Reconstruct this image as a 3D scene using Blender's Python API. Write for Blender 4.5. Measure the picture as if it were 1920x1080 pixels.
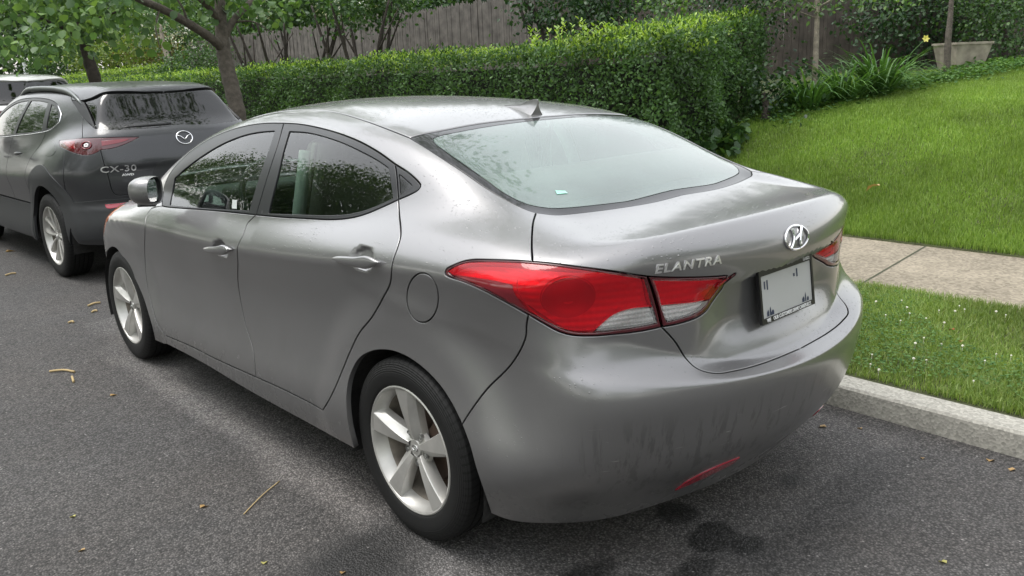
import bpy, bmesh, math, random
import numpy as np
from mathutils import Vector, Matrix, Euler
from mathutils.geometry import delaunay_2d_cdt
R = math.radians
scene = bpy.context.scene
for o in list(bpy.data.objects): bpy.data.objects.remove(o)

# ---------------------------------------------------------------- camera
CAMV = [-2.2852, -2.1118, 1.5123, 0.7349, -0.2449, -0.0382, 1553.4551, -16.3618]
def cam_axes():
    yaw, pitch, roll = CAMV[3:6]
    f = np.array([math.sin(yaw)*math.cos(pitch), math.cos(yaw)*math.cos(pitch), math.sin(pitch)])
    r = np.cross(f, [0, 0, 1]); r /= np.linalg.norm(r); u = np.cross(r, f)
    return r*math.cos(roll)+u*math.sin(roll), -r*math.sin(roll)+u*math.cos(roll), f
CR, CU, CF = cam_axes(); CC = np.array(CAMV[:3]); FPX = CAMV[6]; CYP = 540+CAMV[7]
camd = bpy.data.cameras.new('camera'); cam = bpy.data.objects.new('camera', camd)
scene.collection.objects.link(cam); scene.camera = cam
cam.matrix_world = Matrix(((CR[0], CU[0], -CF[0], CC[0]), (CR[1], CU[1], -CF[1], CC[1]), (CR[2], CU[2], -CF[2], CC[2]), (0, 0, 0, 1)))
camd.sensor_width = 36; camd.lens = 36*FPX/1920; camd.shift_y = CAMV[7]/1920
camd.clip_start = 0.05; camd.clip_end = 1000

# ---------------------------------------------------------------- world, sun, exposure
SUN_EL, SUN_AZ = 70, 312      # azimuth clockwise from +Y
world = bpy.data.worlds.new('World'); scene.world = world; world.use_nodes = True
wn = world.node_tree.nodes; wl = world.node_tree.links; wn.clear()
sky = wn.new('ShaderNodeTexSky'); sky.sky_type = 'NISHITA'; sky.sun_disc = False
sky.sun_elevation = R(SUN_EL); sky.sun_rotation = R(SUN_AZ); sky.dust_density = 2; sky.air_density = 2; sky.ozone_density = 1
hs = wn.new('ShaderNodeHueSaturation'); hs.inputs['Saturation'].default_value = 0.16; hs.inputs['Value'].default_value = 1.0
bg = wn.new('ShaderNodeBackground'); bg.inputs['Strength'].default_value = 0.15
wo = wn.new('ShaderNodeOutputWorld')
wl.new(sky.outputs[0], hs.inputs['Color']); wl.new(hs.outputs[0], bg.inputs[0]); wl.new(bg.outputs[0], wo.inputs[0])
sd = bpy.data.lights.new('sun', 'SUN'); sd.energy = .8; sd.angle = R(28); sd.color = (1, .97, .92)
sun = bpy.data.objects.new('sun', sd); scene.collection.objects.link(sun)
_d = Vector((math.sin(R(SUN_AZ))*math.cos(R(SUN_EL)), math.cos(R(SUN_AZ))*math.cos(R(SUN_EL)), math.sin(R(SUN_EL))))
sun.rotation_euler = _d.to_track_quat('Z', 'Y').to_euler()
scene.view_settings.view_transform = 'Standard'; scene.view_settings.look = 'None'
scene.view_settings.exposure = 1.27; scene.view_settings.gamma = 1.0
scene.cycles.max_bounces = 8; scene.cycles.transparent_max_bounces = 24; scene.cycles.use_denoising = True
scene.cycles.sample_clamp_indirect = 6

# ---------------------------------------------------------------- helpers
def link(o): scene.collection.objects.link(o); return o
def new_mesh(name, verts, faces, mat=None, parent=None, smooth=False, normals=None):
    me = bpy.data.meshes.new(name)
    me.from_pydata([tuple(map(float, v)) for v in verts], [], [tuple(int(i) for i in f) for f in faces])
    me.update()
    if smooth or normals is not None:
        me.polygons.foreach_set('use_smooth', [True]*len(me.polygons))
    if normals is not None:
        me.normals_split_custom_set_from_vertices([tuple(map(float, n)) for n in normals])
    o = bpy.data.objects.new(name, me)
    if mat is not None:
        for m in (mat if isinstance(mat, (list, tuple)) else [mat]): me.materials.append(m)
    link(o)
    if parent is not None: o.parent = parent
    return o
def empty(name, loc=(0, 0, 0), rz=0.0):
    o = bpy.data.objects.new(name, None); o.location = loc; o.rotation_euler = (0, 0, rz); o.empty_display_size = .1
    return link(o)
def tag(o, label=None, cat=None, group=None, kind=None):
    if label: o['label'] = label
    if cat: o['category'] = cat
    if group: o['group'] = group
    if kind: o['kind'] = kind
    return o
def sstep(a, b, x):
    t = np.clip((x-a)/(b-a), 0, 1); return t*t*t*(t*(6*t-15)+10)
def smax(a, b, k):
    h = np.clip(k-np.abs(a-b), 0, None)/k; return np.maximum(a, b)+h*h*h*k/6
def smin(a, b, k): return -smax(-a, -b, k)
class Spl:
    def __init__(s, *pts):
        pts = sorted(pts); s.x = np.array([p[0] for p in pts], float); s.y = np.array([p[1] for p in pts], float)
        n = len(s.x); h = np.diff(s.x); A = np.eye(n); b = np.zeros(n)
        for i in range(1, n-1):
            A[i, i-1] = h[i-1]; A[i, i] = 2*(h[i-1]+h[i]); A[i, i+1] = h[i]
            b[i] = 6*((s.y[i+1]-s.y[i])/h[i]-(s.y[i]-s.y[i-1])/h[i-1])
        s.m = np.linalg.solve(A, b); s.h = h
    def __call__(s, q):
        q = np.asarray(q, float); x, y, m, h = s.x, s.y, s.m, s.h
        c = np.clip(q, x[0], x[-1]); i = np.clip(np.searchsorted(x, c)-1, 0, len(h)-1)
        a = (x[i+1]-c)/h[i]; b = 1-a
        v = a*y[i]+b*y[i+1]+((a**3-a)*m[i]+(b**3-b)*m[i+1])*h[i]**2/6
        d0 = (y[1]-y[0])/h[0]-h[0]*(2*m[0]+m[1])/6; d1 = (y[-1]-y[-2])/h[-1]+h[-1]*(2*m[-1]+m[-2])/6
        return v+np.where(q < x[0], (q-x[0])*d0, 0)+np.where(q > x[-1], (q-x[-1])*d1, 0)
# ---------------------------------------------------------------- surface patches: outlines traced onto a smooth surface, filled with a fine mesh
def catmull(P, n=8, closed=False):
    P = np.asarray(P, float)
    if len(P) < 3 and not closed: return np.array([P[0]+(P[-1]-P[0])*t for t in np.linspace(0, 1, n+1)])
    if closed: Q = np.vstack([P[-1], P, P[0], P[1]])
    else: Q = np.vstack([2*P[0]-P[1], P, 2*P[-1]-P[-2]])
    out = []
    for i in range(1, len(Q)-2):
        a, b, c, d = Q[i-1:i+3]
        # centripetal-like safe tangents
        l0, l1, l2 = [max(np.linalg.norm(v), 1e-9)**.5 for v in (b-a, c-b, d-c)]
        m1 = (c-b)+l1*((b-a)/l0-(c-a)/(l0+l1)); m2 = (c-b)+l1*((d-c)/l2-(d-b)/(l1+l2))
        for t in np.linspace(0, 1, n, endpoint=False):
            t2, t3 = t*t, t*t*t
            out.append((2*t3-3*t2+1)*b+(t3-2*t2+t)*m1+(-2*t3+3*t2)*c+(t3-t2)*m2)
    if not closed: out.append(Q[-2])
    return np.array(out)
def resample(P, h):
    P = np.asarray(P, float); d = np.linalg.norm(np.diff(P, axis=0), axis=1); s = np.concatenate([[0], np.cumsum(d)])
    n = max(1, int(round(s[-1]/h))); t = np.linspace(0, s[-1], n+1)
    return np.stack([np.interp(t, s, P[:, k]) for k in range(P.shape[1])], 1)
def curve3(f, c, M=None, h=.01):
    c = list(c)
    kinds = {len(q) for q in c}
    if kinds == {2}:
        q = catmull(c, 10); p, ok = pix_hit(f, q, M=M)
        if not ok.all(): print('MISS', np.round(q[~ok][:3]), (~ok).sum(), len(q))
        p = p[ok]
    else:
        P3 = []
        for q in c:
            if len(q) == 3: P3.append(np.array(q, float))
            else:
                p, ok = pix_hit(f, [q], M=M)
                if ok[0]: P3.append(p[0])
                else: print('MISS pt', q)
        p = catmull(P3, 10)
    return resample(p, h)
class Dom:
    """projection domain: rays from centre o around axis a (kind radial) or parallel along a (planar)"""
    def __init__(s, o, a, planar=False):
        s.o = np.array(o, float); a = np.array(a, float); s.a = a/np.linalg.norm(a)
        up = np.array([0, 0, 1.]) if abs(s.a[2]) < .9 else np.array([0, 1., 0])
        s.e1 = np.cross(up, s.a); s.e1 /= np.linalg.norm(s.e1); s.e2 = np.cross(s.a, s.e1); s.pl = planar
    def to(s, P):
        d = P-s.o; w = d@s.a
        if s.pl: return np.stack([d@s.e1, d@s.e2], 1)
        return np.stack([d@s.e1/w, d@s.e2/w], 1)
    def back(s, f, q, rng=None):
        if s.pl:
            O = s.o+s.e1*q[:, :1]+s.e2*q[:, 1:]; D = np.tile(-s.a, (len(q), 1)); O = O+s.a*2.0
            p, ok = shoot(f, O, D, 0, 2.6, 90)
        else:
            D = s.a+s.e1*q[:, :1]+s.e2*q[:, 1:]; D /= np.linalg.norm(D, axis=1)[:, None]
            p, ok = shoot(f, s.o+D*3.2, -D, 0, 3.15, 140)
        return p, ok
def inpoly(q, poly):
    x, y = q[:, 0], q[:, 1]; c = np.zeros(len(q), bool); n = len(poly)
    x0, y0 = poly[:, 0], poly[:, 1]; x1, y1 = np.roll(x0, -1), np.roll(y0, -1)
    for i in range(n):
        m = ((y0[i] > y) != (y1[i] > y))
        if m.any(): c[m] ^= x[m] < (x1[i]-x0[i])*(y[m]-y0[i])/(y1[i]-y0[i])+x0[i]
    return c
def area2(q): return .5*np.sum(q[:, 0]*np.roll(q[:, 1], -1)-np.roll(q[:, 0], -1)*q[:, 1])
def ring_from(f, dom, curves, h, M=None):
    P = np.vstack([curve3(f, c, M, h) for c in curves])
    keep = [0]
    for i in range(1, len(P)):
        if np.linalg.norm(P[i]-P[keep[-1]]) > h*.35: keep.append(i)
    P = P[keep]
    if np.linalg.norm(P[0]-P[-1]) < h*.35: P = P[:-1]
    q = dom.to(P)
    if area2(q) < 0: q = q[::-1]; P = P[::-1]
    return q, P
def build_patch(f, dom, curves, h=.014, holes=(), gap=.002, depth=.014, bev=.0012, off=0.0, M=None, centre=False, hr=None, feat=()):
    """returns verts, faces, normals in local space"""
    hr = hr or min(h, .010)
    rings = [ring_from(f, dom, curves, hr, M)]+[ring_from(f, dom, c, hr, M) for c in holes]
    verts = []; rinfo = []; cdtv = []; cons = []
    for ri, (q, P) in enumerate(rings):
        if ri: q = q[::-1]; P = P[::-1]
        P, ok = dom.back(f, q)
        N = f_grad(f, P); T = np.roll(P, -1, 0)-np.roll(P, 1, 0); T /= np.linalg.norm(T, axis=1)[:, None]+1e-12
        I = np.cross(N, T); I /= np.linalg.norm(I, axis=1)[:, None]
        # make sure I points inward in the domain
        q2 = dom.to(P+I*.002); nrm = np.stack([-(np.roll(q, -1, 0)-np.roll(q, 1, 0))[:, 1], (np.roll(q, -1, 0)-np.roll(q, 1, 0))[:, 0]], 1)
        sg = np.sign(np.sum((q2-q)*nrm, 1)); I = I*sg[:, None]
        cen = (np.abs(P[:, 0]) < 3e-4) & centre
        I[cen] = 0
        nb = np.roll(cen, 1) | np.roll(cen, -1)
        P[cen, 0] = 0
        g = np.where(cen, 0, gap)[:, None]
        # centre end points slide only within the plane
        Pe = P+I*g; Pi = P+I*(g+np.where(cen, 0, max(bev, .0001)*1.6)[:, None])
        if centre:
            for k in np.where(cen)[0]:
                kp, kn = (k-1) % len(P), (k+1) % len(P)
                for o_ in (kp, kn):
                    if not cen[o_]:
                        Iv = I[o_].copy(); Iv[0] = 0; Pe[k] = P[k]+Iv*gap; Pi[k] = P[k]+Iv*(gap+bev*1.6)
        rinfo.append((Pe, Pi, I, cen, N))
        base = len(cdtv); qi = dom.to(Pi)
        cdtv += [tuple(v) for v in qi]; n = len(qi)
        cons.append((base, n, qi))
    nring = len(cdtv); fedges = []; fpts = []
    for c in feat:
        c3 = resample(catmull(c, 8), h*.8); q, ok_ = dom.to(c3), None
        m_ = inpoly(q, cons[0][2]); q = q[m_]
        if len(q) > 1:
            b_ = len(cdtv); cdtv += [tuple(v) for v in q]; fedges += [(b_+i, b_+i+1) for i in range(len(q)-1)]; fpts.append(q)
    q0 = cons[0][2]; lo, hi = q0.min(0), q0.max(0)
    # interior points, spacing adapted to the domain scale
    d3 = np.linalg.norm(np.roll(rinfo[0][1], -1, 0)-rinfo[0][1], axis=1).sum(); d2 = np.linalg.norm(np.roll(q0, -1, 0)-q0, axis=1).sum()
    s = h*d2/d3
    gx = np.arange(lo[0], hi[0], s); gy = np.arange(lo[1], hi[1], s*.866)
    G = np.array([(x+(s/2 if j % 2 else 0), y) for j, y in enumerate(gy) for x in gx]) if len(gx) and len(gy) else np.zeros((0, 2))
    if len(G):
        m = inpoly(G, cons[0][2])
        for b, n, qi in cons[1:]: m &= ~inpoly(G, qi)
        G = G[m]
    if len(G):
        allr = np.vstack([c[2] for c in cons]+fpts); md = np.full(len(G), 9.)
        for k in range(0, len(allr), 64):
            dd = np.linalg.norm(G[:, None]-allr[None, k:k+64], axis=2).min(1); md = np.minimum(md, dd)
        G = G[md > s*.5]
    cdtv += [tuple(v) for v in G]
    edges = []
    for b, n, qi in cons: edges += [(b+i, b+(i+1) % n) for i in range(n)]
    edges += fedges
    ov, oe, of, *_ = delaunay_2d_cdt([Vector(v) for v in cdtv], edges, [], 1 if False else 0, 1e-7)
    ov = np.array([tuple(v) for v in ov])
    of = [tuple(t) for t in of]
    cen_ = np.array([ov[list(t)].mean(0) for t in of])
    m = inpoly(cen_, cons[0][2])
    for b, n, qi in cons[1:]: m &= ~inpoly(cen_, qi)
    of = [t for t, k in zip(of, m) if k]
    P, ok = dom.back(f, ov)
    Pi_all = np.vstack([r[1] for r in rinfo])
    same = len(ov) >= nring and np.allclose(ov[:nring], np.array(cdtv[:nring]), atol=1e-6)
    if not same: print('cdt reordered', len(ov), len(cdtv))
    N = f_grad(f, P)
    if centre:
        cm = np.abs(P[:, 0]) < 4e-4; P[cm, 0] = 0; N[cm, 0] = 0; N /= np.linalg.norm(N, axis=1)[:, None]
    V = list(P+N*off); NN = list(N); F = []
    for t in of:
        a, b, c = P[t[0]], P[t[1]], P[t[2]]
        F.append(t if np.dot(np.cross(b-a, c-a), N[t[0]]) > 0 else t[::-1])
    if depth > 0 and same:
        b0 = 0
        for Pe, Pi, I, cen, Nr in rinfo:
            n = len(Pe); k1 = len(V)
            Ne = Nr-I; Ne /= np.linalg.norm(Ne, axis=1)[:, None]
            Pe2, _ = Pe, 0
            V += list(Pe2-Nr*bev+Nr*off); NN += list(Ne)
            k2 = len(V); V += list(Pe2-Nr*bev*1.2+Nr*off); NN += list(-I+1e-9)
            k3 = len(V); V += list(Pe2-Nr*depth+Nr*off); NN += list(-I+1e-9)
            for i in range(n):
                j = (i+1) % n
                if cen[i] and cen[j]: continue
                for ua, ub in ((b0, k1), (k2, k3)):
                    quad = (ua+i, ub+i, ub+j, ua+j)
                    a, b, c = V[quad[0]], V[quad[1]], V[quad[2]]
                    nn = np.cross(np.array(b)-np.array(a), np.array(c)-np.array(a))
                    if np.dot(nn, (-I[i] if ua == k2 else Ne[i])) < 0: quad = quad[::-1]
                    F.append(quad)
            b0 += n
    V = np.array(V); NN = np.array(NN)
    bad = np.linalg.norm(NN, axis=1) < 1e-6; NN[bad] = (0, 0, 1)
    return V, F, NN
def patch(name, f, dom, curves, mat, parent, sym='copy', flip=False, **kw):
    """sym: copy -> left and right objects; merge -> one object across the centre plane; none"""
    V, F, N = build_patch(f, dom, curves, centre=(sym == 'merge'), **kw)
    mir = np.array([-1, 1, 1.])
    if sym == 'merge':
        F = [t for t in F if max(abs(V[i][0]) for i in t) > 2e-5]
        n = len(V); V2 = V*mir; N2 = N*mir; idx = np.arange(n)+n
        cm = np.abs(V[:, 0]) < 1e-6; idx[cm] = np.where(cm)[0]
        NN = N.copy(); NN[cm, 0] = 0
        F2 = [tuple(idx[i] for i in t[::-1]) for t in F]
        return new_mesh(name, np.vstack([V, V2]), list(F)+F2, mat, parent, normals=np.vstack([NN, N2]))
    a = new_mesh(name, V, F, mat, parent, normals=N)
    if sym == 'copy':
        b = new_mesh(name, V*mir, [t[::-1] for t in F], mat, parent, normals=N*mir)
        return a, b
    return a
# ---------------------------------------------------------------- solid shape helpers (each returns verts, faces)
class MB:
    def __init__(s): s.v = []; s.f = []; s.m = []
    def add(s, V, F, m=0):
        b = len(s.v); s.v += [tuple(map(float, v)) for v in V]; s.f += [tuple(int(i)+b for i in f) for f in F]; s.m += [m]*len(F); return s
    def box(s, c, d, rz=0, rx=0, ry=0, bev=0, m=0):
        M = Matrix.Translation(c) @ Euler((rx, ry, rz)).to_matrix().to_4x4()
        x, y, z = [k/2 for k in d]
        if bev <= 0:
            V = [(a*x, b*y, e*z) for a in (-1, 1) for b in (-1, 1) for e in (-1, 1)]
            F = [(0, 1, 3, 2), (4, 6, 7, 5), (0, 4, 5, 1), (2, 3, 7, 6), (0, 2, 6, 4), (1, 5, 7, 3)]
        else:
            bm = bmesh.new(); bmesh.ops.create_cube(bm, size=1)
            for v in bm.verts: v.co = Vector((v.co.x*d[0], v.co.y*d[1], v.co.z*d[2]))
            bmesh.ops.bevel(bm, geom=bm.edges[:], offset=min(bev, min(d)*.49), segments=3, profile=.5, affect='EDGES')
            bm.verts.index_update(); V = [v.co[:] for v in bm.verts]; F = [[v.index for v in f.verts] for f in bm.faces]; bm.free()
        return s.add([M @ Vector(v) for v in V], F, m)
    def tube(s, pts, rad, n=8, cap=True, m=0):
        pts = [Vector(p) for p in pts]; N = len(pts)
        if not hasattr(rad, '__len__'): rad = [rad]*N
        V = []; up = Vector((0, 0, 1)); prev = None
        for i, p in enumerate(pts):
            t = (pts[min(i+1, N-1)]-pts[max(i-1, 0)]).normalized()
            if prev is None:
                a = t.cross(up); a = t.cross(Vector((1, 0, 0))) if a.length < .1 else a; a.normalize()
            else:
                a = (prev-t*prev.dot(t)).normalized()
            prev = a; b = t.cross(a)
            V += [p+(a*math.cos(2*math.pi*k/n)+b*math.sin(2*math.pi*k/n))*rad[i] for k in range(n)]
        F = [(i*n+k, i*n+(k+1) % n, (i+1)*n+(k+1) % n, (i+1)*n+k) for i in range(N-1) for k in range(n)]
        if cap: F += [tuple(range(n))[::-1], tuple((N-1)*n+k for k in range(n))]
        return s.add(V, F, m)
    def lathe_x(s, prof, n=64, c=(0, 0, 0), closed=False, m=0):
        """prof: (x, r) pairs turned round the X axis"""
        V = []
        for i in range(n):
            a = 2*math.pi*i/n
            V += [(c[0]+x, c[1]+r*math.cos(a), c[2]+r*math.sin(a)) for x, r in prof]
        k = len(prof); F = []
        for i in range(n):
            j = (i+1) % n
            for q in range(k if closed else k-1):
                q2 = (q+1) % k
                F.append((i*k+q, i*k+q2, j*k+q2, j*k+q))
        return s.add(V, F, m)
    def loft(s, rings, closed=True, cap=True, m=0):
        n = len(rings[0]); V = [p for r in rings for p in r]; F = []
        for i in range(len(rings)-1):
            for k in range(n if closed else n-1):
                F.append((i*n+k, i*n+(k+1) % n, (i+1)*n+(k+1) % n, (i+1)*n+k))
        if cap: F += [tuple(range(n))[::-1], tuple((len(rings)-1)*n+k for k in range(n))]
        return s.add(V, F, m)
    def build(s, name, mat, parent=None, smooth=False, auto=None, recalc=True):
        o = new_mesh(name, s.v, s.f, mat, parent)
        me = o.data
        if recalc:
            bm = bmesh.new(); bm.from_mesh(me); bmesh.ops.recalc_face_normals(bm, faces=bm.faces[:]); bm.to_mesh(me); bm.free()
        if isinstance(mat, (list, tuple)) and len(s.m) == len(me.polygons): me.polygons.foreach_set('material_index', s.m)
        if smooth or auto:
            me.polygons.foreach_set('use_smooth', [True]*len(me.polygons))
            if auto: me.set_sharp_from_angle(angle=R(auto))
        return o
def text_mesh(name, txt, size, mat, parent, place, extrude=.002, shear=0, sx=1, spacing=1.0, bold=0.0):
    """extruded lettering; place maps (u, v, w) to local space (w = height above the surface)"""
    cu = bpy.data.curves.new(name, 'FONT'); cu.body = txt; cu.size = size; cu.extrude = 1.0; cu.shear = shear; cu.space_character = spacing; cu.offset = bold; cu.resolution_u = 3
    cu.align_x = 'CENTER'; cu.align_y = 'CENTER'
    t = bpy.data.objects.new('tmp', cu); link(t); dg = bpy.context.evaluated_depsgraph_get(); dg.update()
    me = bpy.data.meshes.new_from_object(t.evaluated_get(dg)); bpy.data.objects.remove(t); me.name = name
    for v in me.vertices:
        v.co = place(v.co.x*sx, v.co.y, extrude if v.co.z > 0 else -.003)
    me.materials.clear(); me.materials.append(mat); me.update()
    o = bpy.data.objects.new(name, me); link(o); o.parent = parent
    return o
def copy_tree(o, parent=None, data=False):
    c = o.copy(); link(c)
    if parent is not None: c.parent = parent
    for ch in [k for k in bpy.data.objects if k.parent == o]: copy_tree(ch, c)
    return c
# ---------------------------------------------------------------- materials
MATS = {}
def nt(name):
    m = bpy.data.materials.new(name); m.use_nodes = True; n = m.node_tree.nodes; l = m.node_tree.links
    return m, n, l, n['Principled BSDF'], n['Material Output']
def simple(name, col, rough=.5, metal=0, coat=0, spec=.5, coatr=.05, bump=None, var=None):
    m, n, l, p, o = nt(name)
    p.inputs['Base Color'].default_value = (*col, 1); p.inputs['Roughness'].default_value = rough; p.inputs['Metallic'].default_value = metal
    p.inputs['Coat Weight'].default_value = coat; p.inputs['Coat Roughness'].default_value = coatr; p.inputs['Specular IOR Level'].default_value = spec
    if var or bump:
        tc = n.new('ShaderNodeTexCoord')
    if var:
        sc, amt = var; nz = n.new('ShaderNodeTexNoise'); nz.inputs['Scale'].default_value = sc; nz.inputs['Detail'].default_value = 5
        l.new(tc.outputs['Object'], nz.inputs['Vector'])
        mr = n.new('ShaderNodeMapRange'); mr.inputs['From Min'].default_value = .3; mr.inputs['From Max'].default_value = .7; mr.inputs['To Min'].default_value = 1-amt; mr.inputs['To Max'].default_value = 1+amt
        l.new(nz.outputs[0], mr.inputs[0]); mx = n.new('ShaderNodeVectorMath'); mx.operation = 'SCALE'; mx.inputs[0].default_value = col
        l.new(mr.outputs[0], mx.inputs['Scale']); l.new(mx.outputs[0], p.inputs['Base Color'])
    if bump:
        sc, st, di = bump; nz = n.new('ShaderNodeTexNoise'); nz.inputs['Scale'].default_value = sc; nz.inputs['Detail'].default_value = 4
        l.new(tc.outputs['Object'], nz.inputs['Vector']); b = n.new('ShaderNodeBump'); b.inputs['Strength'].default_value = st; b.inputs['Distance'].default_value = di
        l.new(nz.outputs[0], b.inputs['Height']); l.new(b.outputs[0], p.inputs['Normal'])
    return m
def drops_bump(n, l, vec, scale=260, thr=.30, dist=.0006, dens_scale=7.0):
    """small water beads: a voronoi dome height, patchy"""
    v = n.new('ShaderNodeTexVoronoi'); v.inputs['Scale'].default_value = scale; v.inputs['Randomness'].default_value = 1
    l.new(vec, v.inputs['Vector'])
    nz = n.new('ShaderNodeTexNoise'); nz.inputs['Scale'].default_value = dens_scale; nz.inputs['Detail'].default_value = 3; l.new(vec, nz.inputs['Vector'])
    sp = n.new('ShaderNodeSeparateColor'); l.new(v.outputs['Color'], sp.inputs[0])
    # radius per cell: random, many cells empty
    rad = n.new('ShaderNodeMath'); rad.operation = 'MULTIPLY_ADD'; l.new(sp.outputs[0], rad.inputs[0]); rad.inputs[1].default_value = thr*1.3; 
    dn = n.new('ShaderNodeMapRange'); l.new(nz.outputs[0], dn.inputs[0]); dn.inputs['From Min'].default_value = .35; dn.inputs['From Max'].default_value = .65
    dn.inputs['To Min'].default_value = -thr*.85; dn.inputs['To Max'].default_value = -thr*.35; l.new(dn.outputs[0], rad.inputs[2])
    sb = n.new('ShaderNodeMath'); sb.operation = 'SUBTRACT'; sb.use_clamp = True; l.new(rad.outputs[0], sb.inputs[0]); l.new(v.outputs['Distance'], sb.inputs[1])
    ge = n.new('ShaderNodeNewGeometry'); sn = n.new('ShaderNodeSeparateXYZ'); l.new(ge.outputs['True Normal'], sn.inputs[0])
    up = n.new('ShaderNodeMapRange'); l.new(sn.outputs[2], up.inputs[0]); up.inputs['From Min'].default_value = .12; up.inputs['From Max'].default_value = .35
    mu = n.new('ShaderNodeMath'); mu.operation = 'MULTIPLY'; l.new(sb.outputs[0], mu.inputs[0]); l.new(up.outputs[0], mu.inputs[1])
    sq = n.new('ShaderNodeMath'); sq.operation = 'POWER'; l.new(mu.outputs[0], sq.inputs[0]); sq.inputs[1].default_value = .5
    b = n.new('ShaderNodeBump'); b.inputs['Strength'].default_value = 1; b.inputs['Distance'].default_value = dist
    l.new(sq.outputs[0], b.inputs['Height'])
    return b, sq
def car_paint(name, col, metal=.66, rough=.36, flake=.12, drops=True, dirt=.25, streaks=False, coatr=.06, cw=1.0):
    m, n, l, p, o = nt(name)
    tc = n.new('ShaderNodeTexCoord'); ob = tc.outputs['Object']
    p.inputs['Metallic'].default_value = metal; p.inputs['Roughness'].default_value = rough
    p.inputs['Coat Weight'].default_value = cw; p.inputs['Coat Roughness'].default_value = .04; p.inputs['Coat IOR'].default_value = 1.5
    # road dust on the lower body
    ge = n.new('ShaderNodeSeparateXYZ'); l.new(ob, ge.inputs[0])
    mr = n.new('ShaderNodeMapRange'); l.new(ge.outputs[2], mr.inputs[0]); mr.inputs['From Min'].default_value = .75; mr.inputs['From Max'].default_value = .2; mr.inputs['To Max'].default_value = dirt
    nz = n.new('ShaderNodeTexNoise'); nz.inputs['Scale'].default_value = 9; nz.inputs['Detail'].default_value = 6; nz.inputs['Roughness'].default_value = .65; l.new(ob, nz.inputs['Vector'])
    mu = n.new('ShaderNodeMath'); mu.operation = 'MULTIPLY'; l.new(mr.outputs[0], mu.inputs[0]); l.new(nz.outputs[0], mu.inputs[1])
    mx = n.new('ShaderNodeMix'); mx.data_type = 'RGBA'; mx.inputs[6].default_value = (*col, 1); mx.inputs[7].default_value = (.075, .072, .066, 1)
    l.new(mu.outputs[0], mx.inputs[0]); l.new(mx.outputs[2], p.inputs['Base Color'])
    if streaks:
        mp = n.new('ShaderNodeMapping'); mp.inputs['Scale'].default_value = (34, 34, .45); l.new(ob, mp.inputs[0])
        s1 = n.new('ShaderNodeTexNoise'); s1.inputs['Scale'].default_value = 1; s1.inputs['Detail'].default_value = 4; s1.inputs['Roughness'].default_value = .7; l.new(mp.outputs[0], s1.inputs['Vector'])
        def mrr(a, f0, f1, t0, t1):
            q = n.new('ShaderNodeMapRange'); l.new(a, q.inputs[0]); q.inputs['From Min'].default_value = f0; q.inputs['From Max'].default_value = f1; q.inputs['To Min'].default_value = t0; q.inputs['To Max'].default_value = t1; return q.outputs[0]
        def mm(a, b):
            q = n.new('ShaderNodeMath'); q.operation = 'MULTIPLY'; l.new(a, q.inputs[0]); l.new(b, q.inputs[1]); return q.outputs[0]
        mask = mm(mm(mrr(ge.outputs[2], .60, .52, 0, 1), mrr(ge.outputs[2], .22, .34, 0, 1)), mrr(ge.outputs[1], -.62, -.74, 0, 1))
        st = mm(mrr(s1.outputs[0], .52, .60, 0, .30), mask)
        m2 = n.new('ShaderNodeMix'); m2.data_type = 'RGBA'; l.new(st, m2.inputs[0]); l.new(mx.outputs[2], m2.inputs[6]); m2.inputs[7].default_value = (.028, .028, .026, 1); l.new(m2.outputs[2], p.inputs['Base Color'])
        # fine pale scuffs
        mp2 = n.new('ShaderNodeMapping'); mp2.inputs['Scale'].default_value = (5, 5, 60); mp2.inputs['Rotation'].default_value = (0, .12, 0); l.new(ob, mp2.inputs[0])
        s2 = n.new('ShaderNodeTexNoise'); s2.inputs['Scale'].default_value = 2; s2.inputs['Detail'].default_value = 5; l.new(mp2.outputs[0], s2.inputs['Vector'])
        sc = mm(mrr(s2.outputs[0], .685, .72, 0, .7), mask)
        m3 = n.new('ShaderNodeMix'); m3.data_type = 'RGBA'; l.new(sc, m3.inputs[0]); l.new(m2.outputs[2], m3.inputs[6]); m3.inputs[7].default_value = (.45, .45, .43, 1); l.new(m3.outputs[2], p.inputs['Base Color'])
    cr = n.new('ShaderNodeMath'); cr.operation = 'MULTIPLY_ADD'; l.new(mu.outputs[0], cr.inputs[0]); cr.inputs[1].default_value = .8; cr.inputs[2].default_value = coatr; l.new(cr.outputs[0], p.inputs['Coat Roughness'])
    if drops:
        b, h = drops_bump(n, l, ob, 120, .46, .0024, 3)
        l.new(b.outputs[0], p.inputs['Coat Normal']); l.new(b.outputs[0], p.inputs['Normal'])
    return m
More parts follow.
